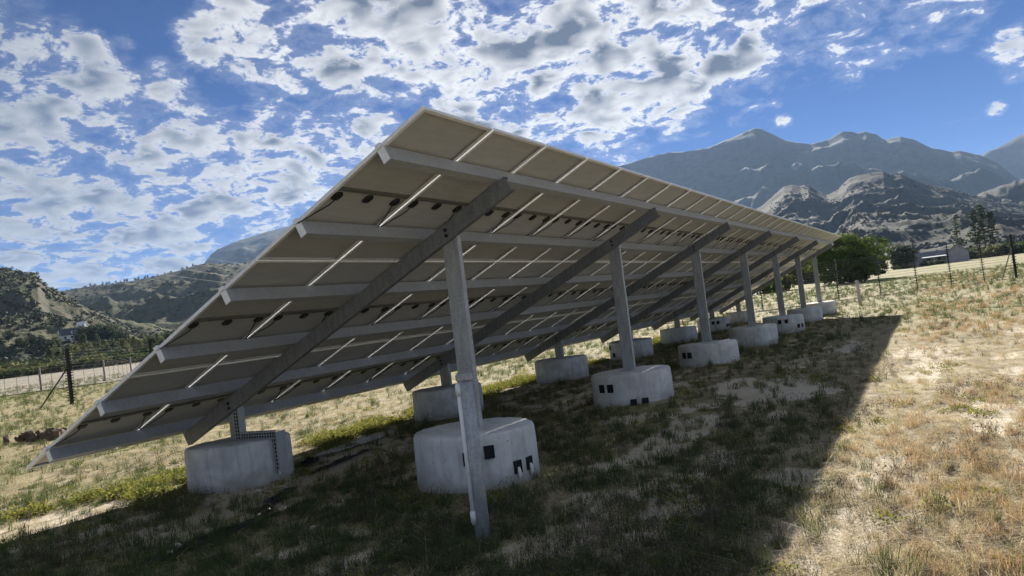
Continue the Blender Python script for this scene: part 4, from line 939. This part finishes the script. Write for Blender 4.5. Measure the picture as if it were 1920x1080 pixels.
def scatter(name, coll, x, y, sc, label, zoff=0.0):
    keep = np.ones(len(x), bool)
    for fx, fy in FOOT: keep &= np.hypot(x-fx, y-fy) > FOOT_R+.02
    keep &= np.hypot(x-PX, y-PY) > .08
    x, y, sc = x[keep], y[keep], sc[keep]; z = base_z(x, y)-.02+zoff; n = len(x)
    me = bpy.data.meshes.new(name); me.vertices.add(n); me.vertices.foreach_set('co', np.stack([x, y, z], -1).astype(np.float32).ravel())
    a = me.attributes.new('size', 'FLOAT', 'POINT'); a.data.foreach_set('value', sc.astype(np.float32))
    o = obj(name, me); tag(o, label, 'grass', kind='stuff')
    ng = bpy.data.node_groups.new(name, 'GeometryNodeTree'); ng.interface.new_socket('Geometry', in_out='INPUT', socket_type='NodeSocketGeometry'); ng.interface.new_socket('Geometry', in_out='OUTPUT', socket_type='NodeSocketGeometry')
    N = ng.nodes; L = ng.links; gi = N.new('NodeGroupInput'); go = N.new('NodeGroupOutput'); ip = N.new('GeometryNodeInstanceOnPoints'); ci = N.new('GeometryNodeCollectionInfo')
    ci.inputs['Collection'].default_value = coll; ci.inputs['Separate Children'].default_value = True; ci.inputs['Reset Children'].default_value = True
    ip.inputs['Pick Instance'].default_value = True
    at = N.new('GeometryNodeInputNamedAttribute'); at.data_type = 'FLOAT'; at.inputs['Name'].default_value = 'size'
    rv = N.new('FunctionNodeRandomValue'); rv.data_type = 'FLOAT_VECTOR'; rv.inputs[0].default_value = (-.12, -.12, 0); rv.inputs[1].default_value = (.12, .12, 6.283)
    ri = N.new('FunctionNodeRandomValue'); ri.data_type = 'INT'; ri.inputs[4].default_value = 0; ri.inputs[5].default_value = 50
    L.new(gi.outputs[0], ip.inputs['Points']); L.new(ci.outputs[0], ip.inputs['Instance']); L.new(rv.outputs[0], ip.inputs['Rotation']); L.new(ri.outputs[2], ip.inputs['Instance Index']); L.new(at.outputs[0], ip.inputs['Scale']); L.new(ip.outputs[0], go.inputs[0])
    md = o.modifiers.new('scatter', 'NODES'); md.node_group = ng
    return o
def field_pts(n, r0, r1, rng):
    a = YAW+rng.uniform(-R_(46), R_(46), n); r = r0*(r1/r0)**rng.uniform(0, 1, n)
    return CAM[0]+r*np.cos(a), CAM[1]+r*np.sin(a), r
rg = np.random.default_rng(17)
def growth(r): return 0.85+np.clip((r-8)/60, 0, 1.6)
x, y, r = field_pts(62000, 2.2, 120, rg); b = bare_mask(x, y); gm = green_mask(x, y)
shade = sstep(y, -8.8, -7.6)*(1-sstep(y, -.8, .1)); k = rg.uniform(0, 1, len(x)) < (1-b*.92)*(1-.86*shade)*(1-.35*gm)
scatter('dry_grass', CL_STRAW, x[k], y[k], growth(r[k])*rg.uniform(.4, .95, k.sum())*(.75-.2*shade[k]), 'short dry straw coloured grass over the whole field')
x, y, r = field_pts(44000, 2.2, 120, rg); b = bare_mask(x, y); gm = green_mask(x, y)
k = rg.uniform(0, 1, len(x)) < np.maximum(gm, .8*sstep(y, -8.9, -8.0)*(1-sstep(y, -1.2, -.3))*(1-.6*sstep(x, 3, 9)))*(1-b*.9)
scatter('green_grass', CL_GREEN, x[k], y[k], growth(r[k])*rg.uniform(.5, 1.1, k.sum()), 'green grass growing in patches in and beside the shadow')
x, y, r = field_pts(20000, 2.2, 110, rg); n = fbm(x*.22, y*.30, 4, 51)
k = rg.uniform(0, 1, len(x)) < sstep(n, .44, .60)*(1-sstep(y, -9.6, -8.4))*(1-.9*bare_mask(x, y))*(.45+.55*sstep(r, 9, 20))
scatter('russet_grass', CL_PINK, x[k], y[k], growth(r[k])*rg.uniform(.35, .85, k.sum()), 'reddish brown seeding grass in the sunlit field at right')
CL_TUFT = clump_collection('tall_tuft', [join([blades(40, .12, .32, .07, .005, .8, rg), blades(30, .06, .18, .12, .005, 1.3, rg)]) for _ in range(4)], M_STRAW)
CL_LONG = clump_collection('fallen_straw', [blades(9, .25, .6, .2, .006, 1.5, rg, flat=.86) for _ in range(4)], M_STRAW)
x, y, r = field_pts(1500, 3.6, 30, rg); k = (rg.uniform(0, 1, len(x)) < (1-.8*bare_mask(x, y))*sstep(fbm(x*.5, y*.6, 3, 91), .47, .6)) & (y < -8.3)
scatter('coarse_tuft_grass', CL_TUFT, x[k], y[k], rg.uniform(.35, .85, k.sum()), 'coarse dry grass tufts standing in the sunlit ground at right')
x, y, r = field_pts(5200, 2.4, 26, rg)
scatter('fallen_straw', CL_LONG, x, y, rg.uniform(.5, 1.1, len(x)), 'long pale fallen straws lying over the near ground', .012)
# lush weeds along the drip line of the low panel edge, some elsewhere
rw = np.random.default_rng(23); n = 6500; x = -2+38*rw.uniform(0, 1, n)**1.5; y = rw.normal(.0, .5, n); d = fbm(x*.55, y*.9, 4, 61)
k = rw.uniform(0, 1, n) < sstep(d, .50, .64); xs, ys = [x[k]], [y[k]]; ss = [rw.uniform(.6, 1.25, k.sum())]
x, y, r = field_pts(11000, 2.2, 60, rw); k = rw.uniform(0, 1, len(x)) < sstep(fbm(x*.7, y*.8, 4, 66), .57, .68)*.6; xs.append(x[k]); ys.append(y[k]); ss.append(rw.uniform(.35, .9, k.sum()))
for fx, fy in FOOT:
    m_ = 70; a = rw.uniform(0, 6.28, m_); q = FOOT_R+.04+np.abs(rw.normal(0, .16, m_)); xs.append(fx+q*np.cos(a)); ys.append(fy+q*np.sin(a)); ss.append(rw.uniform(.35, .95, m_))
scatter('low_weeds', CL_WEED, np.concatenate(xs), np.concatenate(ys), np.concatenate(ss), 'bright green leafy weeds along the low edge and round the footings')
x, y, r = field_pts(26000, 2.4, 70, rw); sh = sstep(y, -8.9, -8.2)*(1-sstep(y, -1.5, -.6)); k = rw.uniform(0, 1, len(x)) < np.maximum(sstep(fbm(x*.6+9, y*.7, 4, 71), .55, .68)*.5, sh*.6*sstep(fbm(x*.5+2, y*.8, 4, 75), .50, .62))*(1-.75*bare_mask(x, y))
scatter('dry_brush', CL_TWIG, x[k], y[k], growth(r[k])*rw.uniform(.4, .95, k.sum()), 'brown twiggy dead weeds scattered through the grass')

# ------------------------------------------------------------------ air between us and the mountains
def haze():
    mm = bpy.data.materials.new('hazy_air'); mm.use_nodes = True; g = NT(mm.node_tree); g.n.clear()
    out = g.new('ShaderNodeOutputMaterial'); v = g.new('ShaderNodeVolumePrincipled')
    v.inputs['Color'].default_value = (0.42, 0.63, 1.0, 1); v.inputs['Density'].default_value = 5e-5; v.inputs['Anisotropy'].default_value = 0.15
    g.l.new(v.outputs[0], out.inputs['Volume'])
    zt = max(max(v_.co.z for v_ in bpy.data.objects[h.name].data.vertices) for h in HILLS)+15
    o = obj('haze', MB().box((-6700, -6700, -3.2), (6700, 6700, zt)).mesh('haze'), mm); tag(o, kind='stuff', label='pale blue air over the whole valley', cat='haze')
haze()
